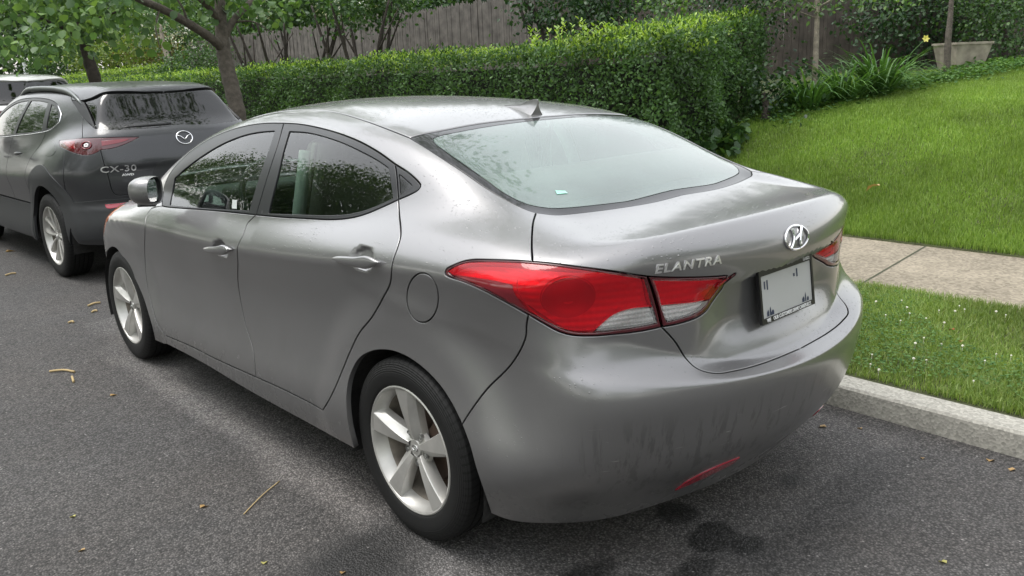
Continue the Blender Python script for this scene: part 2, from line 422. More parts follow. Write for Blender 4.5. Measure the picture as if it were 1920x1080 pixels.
def glass_mat(name, tint, refl=1.0, rough=.0, fog=0.0, fogcol=(.62, .68, .66), drops=True, lines=False):
    """thin pane: tinted see-through, mirror reflection by Fresnel, optional mist of condensed water"""
    m, n, l, p, o = nt(name); n.remove(p)
    tc = n.new('ShaderNodeTexCoord'); ob = tc.outputs['Object']
    tr = n.new('ShaderNodeBsdfTransparent'); tr.inputs[0].default_value = (*tint, 1)
    gl = n.new('ShaderNodeBsdfGlossy'); gl.inputs['Roughness'].default_value = max(rough, .0); gl.inputs[0].default_value = (refl, refl, refl, 1)
    fr = n.new('ShaderNodeFresnel'); fr.inputs[0].default_value = 1.62
    mx = n.new('ShaderNodeMixShader'); l.new(fr.outputs[0], mx.inputs[0]); l.new(tr.outputs[0], mx.inputs[1]); l.new(gl.outputs[0], mx.inputs[2])
    out = mx
    if fog > 0:
        nz = n.new('ShaderNodeTexNoise'); nz.inputs['Scale'].default_value = 3.5; nz.inputs['Detail'].default_value = 8; nz.inputs['Roughness'].default_value = .62; l.new(ob, nz.inputs['Vector'])
        mr = n.new('ShaderNodeMapRange'); l.new(nz.outputs[0], mr.inputs[0]); mr.inputs['From Min'].default_value = .3; mr.inputs['From Max'].default_value = .7; mr.inputs['To Min'].default_value = fog*.7; mr.inputs['To Max'].default_value = min(1, fog*1.3)
        n2 = n.new('ShaderNodeTexNoise'); n2.inputs['Scale'].default_value = 120; n2.inputs['Detail'].default_value = 3; l.new(ob, n2.inputs['Vector'])
        m2 = n.new('ShaderNodeMapRange'); l.new(n2.outputs[0], m2.inputs[0]); m2.inputs['From Min'].default_value = .35; m2.inputs['From Max'].default_value = .65; m2.inputs['To Min'].default_value = .9; m2.inputs['To Max'].default_value = 1.06
        mm = n.new('ShaderNodeMath'); mm.operation = 'MULTIPLY'; mm.use_clamp = True; l.new(mr.outputs[0], mm.inputs[0]); l.new(m2.outputs[0], mm.inputs[1])
        df = n.new('ShaderNodeBsdfDiffuse'); df.inputs[0].default_value = (*fogcol, 1)
        m3 = n.new('ShaderNodeMixShader'); l.new(mm.outputs[0], m3.inputs[0]); l.new(mx.outputs[0], m3.inputs[1]); l.new(df.outputs[0], m3.inputs[2]); out = m3
        # mist leaves the mirror sheen of the outer face
        ad = n.new('ShaderNodeMixShader'); g2 = n.new('ShaderNodeBsdfGlossy'); g2.inputs['Roughness'].default_value = .12
        l.new(fr.outputs[0], ad.inputs[0]); l.new(m3.outputs[0], ad.inputs[1]); l.new(g2.outputs[0], ad.inputs[2]); out = ad
        glosses = [gl, g2]
    else: glosses = [gl]
    if drops:
        b, h = drops_bump(n, l, ob, 230, .40, .0007, 6)
        for g in glosses: l.new(b.outputs[0], g.inputs['Normal'])
    l.new(out.outputs[0], o.inputs[0]); return m
MATS['paint'] = car_paint('grey_metallic_paint', (.222, .219, .222), streaks=True, dirt=.5, coatr=.095)
MATS['paint_dark'] = car_paint('charcoal_metallic_paint', (.040, .041, .045), metal=.4, rough=.36, coatr=.1, cw=.55)
MATS['paint_white'] = car_paint('white_paint', (.75, .75, .74), metal=0, rough=.4)
MATS['trim'] = simple('black_window_trim', (.022, .023, .025), .38, spec=.4)
MATS['rubber'] = simple('black_rubber', (.012, .012, .012), .7)
MATS['gap'] = simple('dark_cavity', (.004, .004, .004), .9)
MATS['plastic'] = simple('black_textured_plastic', (.022, .023, .025), .55, bump=(400, .3, .0005))
MATS['glass_side'] = glass_mat('tinted_side_glass', (.66, .80, .73))
MATS['glass_dark'] = glass_mat('privacy_glass', (.10, .11, .11), drops=False)
MATS['glass_rear'] = glass_mat('misted_rear_glass', (.55, .70, .64), fog=.31, fogcol=(.30, .40, .365))
MATS['frit'] = simple('black_glass_border', (.018, .018, .02), .08, coat=0)
MATS['chrome'] = simple('chrome', (.8, .8, .82), .12, metal=1)
MATS['alloy'] = simple('silver_alloy', (.50, .49, .465), .36, metal=.6, var=(14, .12))
MATS['barrel'] = simple('dusty_shaded_barrel', (.17, .15, .125), .6, metal=.2, var=(20, .4)); MATS['disc'] = simple('brown_brake_disc', (.09, .06, .045), .6, metal=.6)  # barrel: brake dust, with the shade of the deep wheel openings painted in
MATS['interior'] = simple('grey_interior', (.16, .155, .145), .8)
MATS['interior_dark'] = simple('dark_interior', (.03, .03, .032), .7)
MATS['seat'] = simple('beige_seat_cloth', (.24, .22, .19), .9)
MATS['plate'] = simple('white_plate', (.45, .455, .45), .4)
MATS['white'] = simple('white_lettering', (.8, .8, .8), .5)
MATS['black'] = simple('black_plastic', (.01, .01, .011), .35)
MATS['char'] = simple('dark_print', (.02, .03, .07), .5)
# ---------------------------------------------------------------- terrain, road, kerb, pavement
rng = np.random.default_rng(7)
def at(px, py, t):
    """world point seen at a photo pixel, t metres in front of the lens"""
    return CC+t*(CF+CR*((px-960)/FPX)-CU*((py-CYP)/FPX))
KX = Spl((-60, 1.11), (-5, 1.11), (0, 1.115), (2, 1.22), (5, 1.47), (9, 1.72), (15, 1.9), (80, 1.9))
GZX = Spl((3.95, .17), (5, .40), (6, .69), (7, .93), (8, 1.07), (9, 1.18), (10, 1.265), (11.5, 1.345), (14, 1.40), (25, 1.46), (60, 1.8))
def gz(x, y):
    x = np.asarray(x, float); y = np.asarray(y, float)
    strip = .100+.045*np.clip((x-1.25)/1.35, 0, 1)
    return np.where(x < 3.95, strip, GZX(x)+.02*np.sin(x*1.7+y*1.1)*np.clip(x-5, 0, 1))
def asphalt():
    m, n, l, p, o = nt('worn_asphalt'); tc = n.new('ShaderNodeTexCoord'); ob = tc.outputs['Object']
    def noise(sc, det=4, ro=.6):
        z = n.new('ShaderNodeTexNoise'); z.inputs['Scale'].default_value = sc; z.inputs['Detail'].default_value = det; z.inputs['Roughness'].default_value = ro; l.new(ob, z.inputs['Vector']); return z.outputs[0]
    def mapr(a, f0, f1, t0, t1):
        r = n.new('ShaderNodeMapRange'); l.new(a, r.inputs[0]); r.inputs['From Min'].default_value = f0; r.inputs['From Max'].default_value = f1; r.inputs['To Min'].default_value = t0; r.inputs['To Max'].default_value = t1; return r.outputs[0]
    def math_(op, a, b=None, c=None, cl=False):
        k = n.new('ShaderNodeMath'); k.operation = op; k.use_clamp = cl
        for i, q in enumerate((a, b, c)):
            if q is None: continue
            if isinstance(q, (int, float)): k.inputs[i].default_value = q
            else: l.new(q, k.inputs[i])
        return k.outputs[0]
    vo = n.new('ShaderNodeTexVoronoi'); vo.inputs['Scale'].default_value = 130; l.new(ob, vo.inputs['Vector'])
    vs = n.new('ShaderNodeSeparateColor'); l.new(vo.outputs['Color'], vs.inputs[0])
    v2 = n.new('ShaderNodeTexVoronoi'); v2.inputs['Scale'].default_value = 62; l.new(ob, v2.inputs['Vector'])
    v2s = n.new('ShaderNodeSeparateColor'); l.new(v2.outputs['Color'], v2s.inputs[0])
    spk = math_('MULTIPLY', math_('GREATER_THAN', v2s.outputs[0], .972), math_('LESS_THAN', v2.outputs['Distance'], .26))
    # stone value per cell
    base = mapr(vs.outputs[0], 0, 1, .036, .148)
    edge = mapr(vo.outputs['Distance'], .25, .62, 1.0, .38)
    val = math_('MULTIPLY', base, edge)
    val = math_('MULTIPLY', val, mapr(noise(1.3, 5), .3, .7, .86, 1.14)); val = math_('MULTIPLY', val, mapr(noise(14, 3), .3, .7, .88, 1.12))
    # dry, paler ground under and round the parked car
    sx = n.new('ShaderNodeSeparateXYZ'); wob = n.new('ShaderNodeVectorMath'); wob.operation = 'MULTIPLY_ADD'
    nc = n.new('ShaderNodeTexNoise'); nc.inputs['Scale'].default_value = 2.2; nc.inputs['Detail'].default_value = 5; l.new(ob, nc.inputs['Vector'])
    l.new(nc.outputs['Color'], wob.inputs[0]); wob.inputs[1].default_value = (.20, .20, 0); l.new(ob, wob.inputs[2]); l.new(wob.outputs[0], sx.inputs[0])
    X, Y = sx.outputs[0], sx.outputs[1]   # shifted by about +.10
    def band(v, a, b, w):
        return math_('MULTIPLY', mapr(v, a-w, a+w, 0, 1), mapr(v, b-w, b+w, 1, 0))
    def stain(cx, cy, rx, ry, soft=.25):
        dx = math_('MULTIPLY', math_('SUBTRACT', X, cx+.10), 1/rx); dy = math_('MULTIPLY', math_('SUBTRACT', Y, cy+.10), 1/ry)
        d = math_('SQRT', math_('ADD', math_('MULTIPLY', dx, dx), math_('MULTIPLY', dy, dy))); return mapr(d, 1-soft, 1+soft, 1, 0)
    dry = math_('MULTIPLY', band(X, -.86+.10, .98+.10, .04), band(Y, -.84+.10, 3.8, .05))
    line = math_('MULTIPLY', band(X, -.97+.10, -.86+.10, .035), band(Y, -.5, 3.0, .3))
    dust = math_('ADD', math_('MULTIPLY', dry, .55), math_('MULTIPLY', line, .9), cl=True)
    val = math_('MULTIPLY', val, math_('MULTIPLY_ADD', dust, .62, 1.0)); val = math_('MULTIPLY_ADD', dust, .020, val)
    st = None
    for a in STAINS:
        s_ = stain(*a); st = s_ if st is None else math_('MAXIMUM', st, s_)
    val = math_('MULTIPLY', val, math_('MULTIPLY_ADD', st, -.74, 1.0))
    val = math_('MULTIPLY_ADD', spk, .16, val)
    cmb = n.new('ShaderNodeCombineColor'); l.new(math_('MULTIPLY', val, 1.04), cmb.inputs[0]); l.new(val, cmb.inputs[1]); l.new(math_('MULTIPLY', val, .985), cmb.inputs[2])
    # reddish brown debris tint
    mx = n.new('ShaderNodeMix'); mx.data_type = 'RGBA'; mx.blend_type = 'MULTIPLY'; l.new(cmb.outputs[0], mx.inputs[6]); mx.inputs[7].default_value = (1.06, .99, .93, 1); l.new(mapr(noise(.9, 6, .7), .4, .65, .1, .8), mx.inputs[0])
    l.new(mx.outputs[2], p.inputs['Base Color']); l.new(math_('MULTIPLY_ADD', st, -.25, .82), p.inputs['Roughness'])
    b = n.new('ShaderNodeBump'); b.inputs['Distance'].default_value = .005; b.inputs['Strength'].default_value = .9
    h = math_('ADD', mapr(vo.outputs['Distance'], 0, .6, 1, 0), math_('MULTIPLY', vs.outputs[1], .6)); l.new(h, b.inputs['Height']); l.new(b.outputs[0], p.inputs['Normal'])
    return m
def gpt(px, py):
    D = pixray([(px, py)])[0]; t = -CC[2]/D[2]; return (CC+D*t)[:2]
def pixray(px):
    px = np.asarray(px, float)
    return CF+CR*((px[:, 0:1]-960)/FPX)-CU*((px[:, 1:2]-CYP)/FPX)
STAINS = []
for (a, b, rx, ry, so) in ((1255, 962, .065, .075, .2), (1325, 1010, .10, .075, .15), (1385, 1022, .075, .055, .25), (1290, 1068, .10, .05, .3), (1482, 905, .065, .04, .5), (1100, 1085, .07, .03, .3), (690, 1040, .30, .16, .5), (1090, 1078, .12, .06, .4)):
    g_ = gpt(a, b); STAINS.append((float(g_[0]), float(g_[1]), rx, ry, so))
def conc(name, c1, c2, sc, dist=.003, joints=None):
    m, n, l, p, o = nt(name); tc = n.new('ShaderNodeTexCoord'); ob = tc.outputs['Object']
    v = n.new('ShaderNodeTexVoronoi'); v.inputs['Scale'].default_value = sc; l.new(ob, v.inputs['Vector']); s = n.new('ShaderNodeSeparateColor'); l.new(v.outputs['Color'], s.inputs[0])
    z = n.new('ShaderNodeTexNoise'); z.inputs['Scale'].default_value = 2.6; z.inputs['Detail'].default_value = 7; z.inputs['Roughness'].default_value = .65; l.new(ob, z.inputs['Vector'])
    a = n.new('ShaderNodeMath'); a.operation = 'MULTIPLY_ADD'; l.new(s.outputs[0], a.inputs[0]); a.inputs[1].default_value = .55; 
    mr = n.new('ShaderNodeMapRange'); l.new(z.outputs[0], mr.inputs[0]); mr.inputs['From Min'].default_value = .3; mr.inputs['From Max'].default_value = .7; mr.inputs['To Min'].default_value = 0; mr.inputs['To Max'].default_value = .5; l.new(mr.outputs[0], a.inputs[2])
    mx = n.new('ShaderNodeMix'); mx.data_type = 'RGBA'; l.new(a.outputs[0], mx.inputs[0]); mx.inputs[6].default_value = (*c1, 1); mx.inputs[7].default_value = (*c2, 1); l.new(mx.outputs[2], p.inputs['Base Color'])
    p.inputs['Roughness'].default_value = .9
    b = n.new('ShaderNodeBump'); b.inputs['Distance'].default_value = dist; b.inputs['Strength'].default_value = .8; l.new(v.outputs['Distance'], b.inputs['Height']); l.new(b.outputs[0], p.inputs['Normal']); return m
def sheet(name, xs, ys, zf, mat, xf=None):
    V = []; F = []; nx = len(xs)
    for y in ys:
        for x in xs:
            X_ = xf(x, y) if xf else x; V.append((X_, y, float(zf(X_, y))))
    for j in range(len(ys)-1):
        for i in range(nx-1): F.append((j*nx+i, j*nx+i+1, (j+1)*nx+i+1, (j+1)*nx+i))
    return tag(new_mesh(name, V, F, mat, smooth=True), kind='structure')
tag(new_mesh('road', [(-300, -300, 0), (300, -300, 0), (300, 400, 0), (-300, 400, 0)], [(0, 1, 2, 3)], asphalt()), kind='structure')
ysK = list(np.arange(-14, 0, 1.0))+list(np.arange(0, 20, .5))+list(np.arange(20, 60, 5))
m_soil = simple('soil_and_thatch', (.045, .052, .018), .95, var=(9, .4), bump=(40, .8, .02))
m_verge = m_soil
sheet('verge_ground', [0, .15, .5, 1.0], ysK, lambda x, y: gz(x, y)-.004, m_soil, xf=lambda s_, y: float(KX(y))+.145+(2.62-float(KX(y))-.145)*s_)
pave = tag(new_mesh('pavement', [(2.6, -14, .150), (3.97, -14, .158), (3.97, 60, .158), (2.6, 60, .150)], [(0, 1, 2, 3)], conc('exposed_aggregate_concrete', (.105, .088, .062), (.33, .285, .215), 62)), kind='structure')
jt = MB()
for y0 in np.arange(-13+.15, 40, 1.30):
    jt.add([(2.6, y0-.006-.03, .1520), (3.97, y0-.006+.10, .1605), (3.97, y0+.008+.10, .1605), (2.6, y0+.008-.03, .1520)], [(0, 1, 2, 3)])
tag(jt.build('pavement_joints', simple('joint_dirt', (.05, .055, .03), .95), recalc=False), kind='structure')
sheet('lawn_ground', [3.95, 3.96, 4.3, 4.7, 5.1, 5.5, 6, 6.5, 7, 7.5, 8, 9, 10, 12, 14, 18, 25, 40, 120], list(np.arange(-20, 30, 1.0))+[40, 80, 200], lambda x, y: gz(x, y)-.004 if x > 3.955 else .12, m_soil)
# kerb stones
kb = MB(); m_kerb = conc('kerb_concrete', (.17, .165, .145), (.40, .385, .34), 90, .002)
prof = [(0.0, -.02), (.006, .055), (.012, .090), (.024, .100), (.140, .105), (.150, .095), (.150, -.02)]
rings = [[(float(KX(y))+a, y, b+.002*math.sin(y*3.1)) for a, b in prof] for y in np.concatenate([np.arange(-14, 22, .25), np.arange(22, 60, 4.)])]
kb.loft(rings, closed=False, cap=False); tag(kb.build('kerb', m_kerb, auto=30), kind='structure')
# the other side of the street (seen only in reflections)
tag(new_mesh('far_verge', [(-60, -120, .10), (-7.6, -120, .10), (-7.6, 200, .10), (-60, 200, .10)], [(0, 1, 2, 3)], simple('far_grass', (.06, .11, .03), .95, var=(3, .4))), kind='structure')

# ---------------------------------------------------------------- leaves and blades
def big_mesh(name, V, F, mat, parent=None, nper=3):
    me = bpy.data.meshes.new(name); V = np.asarray(V, np.float32); F = np.asarray(F, np.int32)
    me.vertices.add(len(V)); me.vertices.foreach_set('co', V.ravel()); me.loops.add(F.size); me.loops.foreach_set('vertex_index', F.ravel())
    me.polygons.add(len(F)); me.polygons.foreach_set('loop_start', np.arange(0, F.size, nper, dtype=np.int32)); me.polygons.foreach_set('loop_total', np.full(len(F), nper, np.int32))
    me.update(calc_edges=True); me.validate()
    if mat: me.materials.append(mat)
    o = bpy.data.objects.new(name, me); link(o)
    if parent is not None: o.parent = parent
    return o
def unit(v): return v/np.maximum(np.linalg.norm(v, axis=1, keepdims=True), 1e-9)
def leaf_geo(P, D, Nn, L, W, droop=.25):
    """P base points, D growing directions, Nn face normals, L lengths, W widths -> folded 8-point leaves"""
    D = unit(D); S = unit(np.cross(D, Nn)); U = unit(np.cross(S, D)); L = L[:, None]; W = W[:, None]
    mid = P+D*L*.45-U*L*droop*.10; tip = P+D*L*(1-droop*.15)-U*L*droop*.45
    a = P+D*L*.22+S*W*.42+U*W*.12; b = P+D*L*.60+S*W*.46+U*W*.08-U*L*droop*.15
    c = P+D*L*.22-S*W*.42+U*W*.12; d = P+D*L*.60-S*W*.46+U*W*.08-U*L*droop*.15
    V = np.stack([P, a, b, tip, d, c, mid], 1).reshape(-1, 3); n = len(P); o = (np.arange(n)*7)[:, None]
    T = np.array([[0, 6, 1], [1, 6, 2], [2, 6, 3], [3, 6, 4], [4, 6, 5], [5, 6, 0]])
    return V, (o[:, None]+T[None]).reshape(-1, 3)
def leaf_lite(P, D, Nn, L, W):
    D = unit(D); S = unit(np.cross(D, Nn)); L = L[:, None]; W = W[:, None]
    V = np.stack([P, P+D*L*.45+S*W*.5, P+D*L, P+D*L*.45-S*W*.5], 1).reshape(-1, 3); o = (np.arange(len(P))*4)[:, None]
    return V, (o[:, None]+np.array([[0, 1, 2], [0, 2, 3]])[None]).reshape(-1, 3)
def leaf_mat(name, c1, c2, c3=None, trans=.35, rough=.45, nsc=1.2):
    m, n, l, p, o = nt(name); g = n.new('ShaderNodeNewGeometry'); cr = n.new('ShaderNodeValToRGB'); l.new(g.outputs['Random Per Island'], cr.inputs[0])
    cr.color_ramp.elements[0].color = (*c1, 1); cr.color_ramp.elements[1].color = (*(c3 or c2), 1); e = cr.color_ramp.elements.new(.55); e.color = (*c2, 1)
    tc = n.new('ShaderNodeTexCoord'); z = n.new('ShaderNodeTexNoise'); z.inputs['Scale'].default_value = nsc; z.inputs['Detail'].default_value = 3; l.new(tc.outputs['Object'], z.inputs['Vector'])
    mr = n.new('ShaderNodeMapRange'); l.new(z.outputs[0], mr.inputs[0]); mr.inputs['From Min'].default_value = .3; mr.inputs['From Max'].default_value = .7; mr.inputs['To Min'].default_value = .72; mr.inputs['To Max'].default_value = 1.3
    sc = n.new('ShaderNodeVectorMath'); sc.operation = 'SCALE'; l.new(cr.outputs[0], sc.inputs[0]); l.new(mr.outputs[0], sc.inputs['Scale'])
    l.new(sc.outputs[0], p.inputs['Base Color']); p.inputs['Roughness'].default_value = rough; p.inputs['Specular IOR Level'].default_value = .4
    t = n.new('ShaderNodeBsdfTranslucent'); s2 = n.new('ShaderNodeVectorMath'); s2.operation = 'MULTIPLY'; l.new(sc.outputs[0], s2.inputs[0]); s2.inputs[1].default_value = (1.25, 1.25, .6); l.new(s2.outputs[0], t.inputs[0])
    mx = n.new('ShaderNodeMixShader'); mx.inputs[0].default_value = trans; l.new(p.outputs[0], mx.inputs[1]); l.new(t.outputs[0], mx.inputs[2]); l.new(mx.outputs[0], o.inputs[0]); return m
LM = dict(
    hedge=leaf_mat('hedge_leaf', (.042, .092, .030), (.070, .145, .042), (.105, .20, .058)),
    fresh=leaf_mat('fresh_leaf', (.16, .28, .03), (.25, .39, .05), (.36, .48, .10)),
    linden=leaf_mat('street_tree_leaf', (.050, .105, .036), (.085, .165, .05), (.16, .26, .075), trans=.4),
    dark=leaf_mat('dark_shrub_leaf', (.012, .035, .014), (.025, .06, .022), (.045, .095, .03)),
    mid=leaf_mat('shrub_leaf', (.028, .065, .022), (.05, .11, .032), (.09, .17, .045)),
    yellowy=leaf_mat('yellow_green_leaf', (.09, .15, .025), (.14, .21, .035), (.22, .28, .06)),
    red=leaf_mat('bronze_leaf', (.12, .08, .03), (.16, .13, .035), (.10, .14, .03)),
    lily=leaf_mat('strap_leaf', (.05, .12, .035), (.08, .18, .045), (.13, .25, .06)),
    cover=leaf_mat('ground_cover_leaf', (.04, .10, .025), (.07, .15, .035), (.12, .21, .06), rough=.8),
    far=leaf_mat('far_tree_leaf', (.03, .06, .025), (.05, .10, .035), (.09, .15, .05), nsc=.3),
    petal=leaf_mat('white_petal', (.6, .58, .48), (.72, .72, .66), (.8, .8, .76), trans=.2))
def bark(name, c, sc=14):
    m = simple(name, c, .9, var=(sc, .35), bump=(sc*2.5, .9, .012)); return m
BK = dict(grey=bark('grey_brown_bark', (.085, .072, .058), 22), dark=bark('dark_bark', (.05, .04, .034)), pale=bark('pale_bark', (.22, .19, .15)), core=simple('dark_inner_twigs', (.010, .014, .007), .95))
def leaf_tri(P, D, Nn, L, W, lite): return leaf_lite(P, D, Nn, L, W) if lite else leaf_geo(P, D, Nn, L, W)
def crown(name, blobs, nleaf, size, mat, parent, seed=1, clump=.22, per=14, lite=False, hang=.3, aspect=.62, gapcut=.35):
    r = np.random.default_rng(seed); P = []; O = []
    vol = np.array([b[1][0]*b[1][1]*b[1][2] for b in blobs])**.75; cnt = (vol/vol.sum()*nleaf/per).astype(int)+1
    for (c, rad), k in zip(blobs, cnt):
        u = unit(r.normal(size=(k, 3))); q = r.uniform(.25, 1, (k, 1))**.45; cc = u*q
        # holes: drop clumps where a coarse sine field is low
        f = np.sin(cc[:, 0]*5+seed)+np.sin(cc[:, 1]*5.7+seed*2)+np.sin(cc[:, 2]*6.1+seed*3)
        keep = f > np.quantile(f, gapcut*.5); cc = cc[keep]
        P.append(np.repeat(np.array(c)+cc*np.array(rad), per, 0)); O.append(np.repeat(u[keep], per, 0))
    P = np.vstack(P); O = np.vstack(O); n = len(P)
    P = P+r.normal(size=(n, 3))*clump*np.array([1, 1, .75]); D = unit(O*.6+r.normal(size=(n, 3))*.8+np.array([0, 0, -hang])); Nn = unit(r.normal(size=(n, 3))*.55+np.array([0, 0, .9])+O*.3)
    L = size*r.uniform(.65, 1.25, n); V, F = leaf_tri(P, D, Nn, L, L*aspect, lite); return big_mesh(name, V, F, mat, parent)
def limbs(name, paths, mat, parent, n=10):
    mb = MB()
    for pts, rad in paths:
        pp_ = catmull(np.array(pts, float), 6); t = np.linspace(0, 1, len(pp_)); rr_ = np.interp(t, np.linspace(0, 1, len(rad)), rad)
        rr_ = rr_*(1+.05*np.sin(np.arange(len(rr_))*1.9)); mb.tube(pp_, list(rr_), n)
    return mb.build(name, mat, parent, smooth=True)
def hedge_leaves(name, quads, dens, size, mat, parent, seed, jit=.06, out=.6, up=.3, lite=False, aspect=.5):
    """leaves over planar faces: quads of four corner points, outward by right-hand order"""
    r = np.random.default_rng(seed); PP_ = []; NN_ = []
    for q in quads:
        a, b, c, d = [np.array(k, float) for k in q]; nrm = np.cross(b-a, d-a); A = np.linalg.norm(nrm); nrm /= A
        k = int(A*dens); u = r.random((k, 1)); v = r.random((k, 1)); p = a*(1-u)*(1-v)+b*u*(1-v)+c*u*v+d*(1-u)*v
        wav = .045*np.sin(p[:, :1]*4.1+p[:, 1:2]*3.3)+.04*np.sin(p[:, 2:]*7+p[:, 1:2]*5.1+p[:, :1]*4)
        PP_.append(p+nrm*(r.normal(size=(k, 1))*jit+wav)); NN_.append(np.repeat(nrm[None], k, 0))
    P = np.vstack(PP_); N0 = np.vstack(NN_); n = len(P)
    D = unit(N0*out*.6+r.normal(size=(n, 3))*.6+np.array([0, 0, up])); Nn = unit(N0*.9+r.normal(size=(n, 3))*.5+np.array([0, 0, .35]))
    L = size*r.uniform(.6, 1.3, n); V, F = leaf_tri(P, D, Nn, L, L*aspect, lite); return big_mesh(name, V, F, mat, parent)
def shoots(name, pts, h, size, mat, parent, seed, per=9):
    r = np.random.default_rng(seed); P = []; D = []
    for p in pts:
        hh = h*r.uniform(.4, 1.25); lean = r.normal(size=2)*.22
        for i in range(per):
            t = (i+1)/per; a = i*2.4+r.random(); P.append(np.array(p)+np.array([lean[0]*t*hh, lean[1]*t*hh, hh*t])); D.append((math.cos(a), math.sin(a), .9*t+.2))
    P = np.array(P); D = np.array(D); n = len(P); L = size*r.uniform(.6, 1.2, n)
    V, F = leaf_geo(P, D, unit(np.array([0, 0, 1.])+r.normal(size=(n, 3))*.3), L, L*.45); return big_mesh(name, V, F, mat, parent)
def blades(name, X, Y, Z, h, w, mat, seed, lean=.35):
    r = np.random.default_rng(seed); n = len(X); a = r.random(n)*2*math.pi; S = np.stack([np.cos(a), np.sin(a), 0*a], 1); b = a+math.pi/2+r.normal(size=n)*.5
    Ld = np.stack([np.cos(b), np.sin(b), 0*b], 1)*(np.abs(r.normal(size=n))*lean)[:, None]; P = np.stack([X, Y, Z], 1); H = (h*r.uniform(.5, 1.3, n))[:, None] if np.ndim(h) == 0 else (h*r.uniform(.6, 1.25, n))[:, None]
    W = w*r.uniform(.7, 1.3, (n, 1)); up = np.array([0, 0, 1.])
    m1 = P+up*H*.55+Ld*H*.35; tp = P+up*H*(.98)+Ld*H*1.0
    V = np.stack([P-S*W*.5, P+S*W*.5, m1+S*W*.42, m1-S*W*.42, tp], 1).reshape(-1, 3); o = (np.arange(n)*5)[:, None]
    F = (o[:, None]+np.array([[0, 1, 2], [0, 2, 3], [3, 2, 4]])[None]).reshape(-1, 3); return big_mesh(name, V, F, mat)
# ---------------------------------------------------------------- lawn and verge
r = np.random.default_rng(3)
GM = leaf_mat('grass_blade', (.125, .215, .035), (.20, .32, .055), (.32, .43, .12), trans=.4, rough=.5, nsc=1.0)
GM2 = leaf_mat('verge_grass_blade', (.12, .19, .04), (.19, .285, .065), (.31, .36, .14), trans=.4, rough=.5, nsc=1.4)
def in_view(x, y, z, mx=60):
    d = np.stack([x, y, z], 1)-CC; w = d@CF; px = 960+FPX*(d@CR)/w; py = CYP-FPX*(d@CU)/w
    return (w > .3) & (px > -mx) & (px < 1920+mx) & (py > -mx) & (py < 1080+mx), w
n = 1150000; X = 3.97+7.6*r.random(n)**1.15; Y = -7.0+13.5*r.random(n); Z = gz(X, Y)-.006; ok, w = in_view(X, Y, Z, 700)
keep = ok & (Y < 2.95+.22*(X-4.35)+.0*X) & (r.random(n) < np.clip((7.5/np.maximum(w, .1))**1.3, .25, 1)) & (X < 9.6+.35*np.clip(4.5-Y, 0, 9)); X, Y, Z, w = X[keep], Y[keep], Z[keep], w[keep]
print('lawn blades', len(X))
hh = .050*(1+.25*np.sin(X*2.3+Y*1.1)*np.sin(Y*2.9-X)); lawn = blades('lawn_grass', X, Y, Z, hh, .0045*np.clip(w/6.5, 1, 1.7)[:, None], GM, 5); tag(lawn, kind='stuff')
n = 330000; X = 1.27+1.40*r.random(n); Y = -5.5+8.6*r.random(n); X = np.where(Y > 0, X+(KX(Y)-1.11)*(1-(X-1.27)/1.4), X); Z = gz(X, Y)-.004; ok, w = in_view(X, Y, Z, 700)
clump = np.sin(X*9+Y*3)+np.sin(Y*11-X*4)+np.sin(X*5-Y*7)
keep = ok & (r.random(n) < np.clip(.75+.15*clump, .35, 1)); X, Y, Z = X[keep], Y[keep], Z[keep]; hh = .040*(1+.3*np.sin(X*3.3+Y*2.1)); hh = np.where(X < 1.36, hh*.8, hh); print('verge blades', len(X))
tag(blades('verge_grass', X, Y, Z, hh, .0034, GM2, 6, lean=.6), kind='stuff')
# clover leaves among the verge grass
n = 17000; X = 1.32+1.25*r.random(n); Y = -3.6+5*r.random(n); ok, w = in_view(X, Y, X*0+.13, 60); cf = np.sin(X*4.2+1)+np.sin(Y*3.7+2); keep = ok & (cf > -.3); X, Y = X[keep], Y[keep]; n = len(X); a = r.random(n)*6.28
P = np.stack([X, Y, gz(X, Y)+.02+.02*r.random(n)], 1); D = np.stack([np.cos(a), np.sin(a), .15+0*a], 1); V, F = leaf_geo(P, D, np.tile([0, 0, 1.], (n, 1))+r.normal(size=(n, 3))*.3, .014*r.uniform(.7, 1.3, n), .013*r.uniform(.7, 1.3, n))
tag(big_mesh('clover_leaves', V, F, LM['cover']), kind='stuff')
m_clov = simple('clover_bloom', (.72, .70, .60), .9)
def clover_flower(x, y, s=.011):
    mb = MB(); z0 = float(gz(x, y))
    mb.tube([(x, y, z0), (x+.004, y, z0+.038)], .0008, 4)
    rr = np.random.default_rng(int(abs(x*9999+y*777)) % 9999)
    for k in range(16):
        u = unit(rr.normal(size=(1, 3)))[0]*s*.6; u[2] = abs(u[2]); mb.box((x+.004+u[0], y+u[1], z0+.040+u[2]), (s*.55, s*.55, s*.8), rz=rr.random()*3, rx=rr.random()*2)
    return mb.build('clover_flower', m_clov)
CLO = [(1642, 567), (1660, 590), (1690, 566), (1700, 578), (1705, 588), (1760, 584), (1790, 586), (1798, 577), (1808, 583), (1867, 588), (1736, 597), (1732, 630), (1716, 639), (1765, 641), (1737, 668), (1713, 665), (1635, 657), (1632, 673), (1648, 683), (1847, 671), (1868, 660), (1805, 645), (1896, 663), (1885, 594), (1770, 605), (1826, 705), (1688, 600)]
for i, (a, b) in enumerate(CLO):
    D_ = pixray([(a, b)])[0]; t = (.17-CC[2])/D_[2]; p = CC+D_*t
    o = clover_flower(float(p[0]), float(p[1]), (.0045 if i % 3 else .0065)); tag(o, 'small white clover flower in the grass verge between kerb and pavement', 'clover flower', 'clover flowers in the verge')

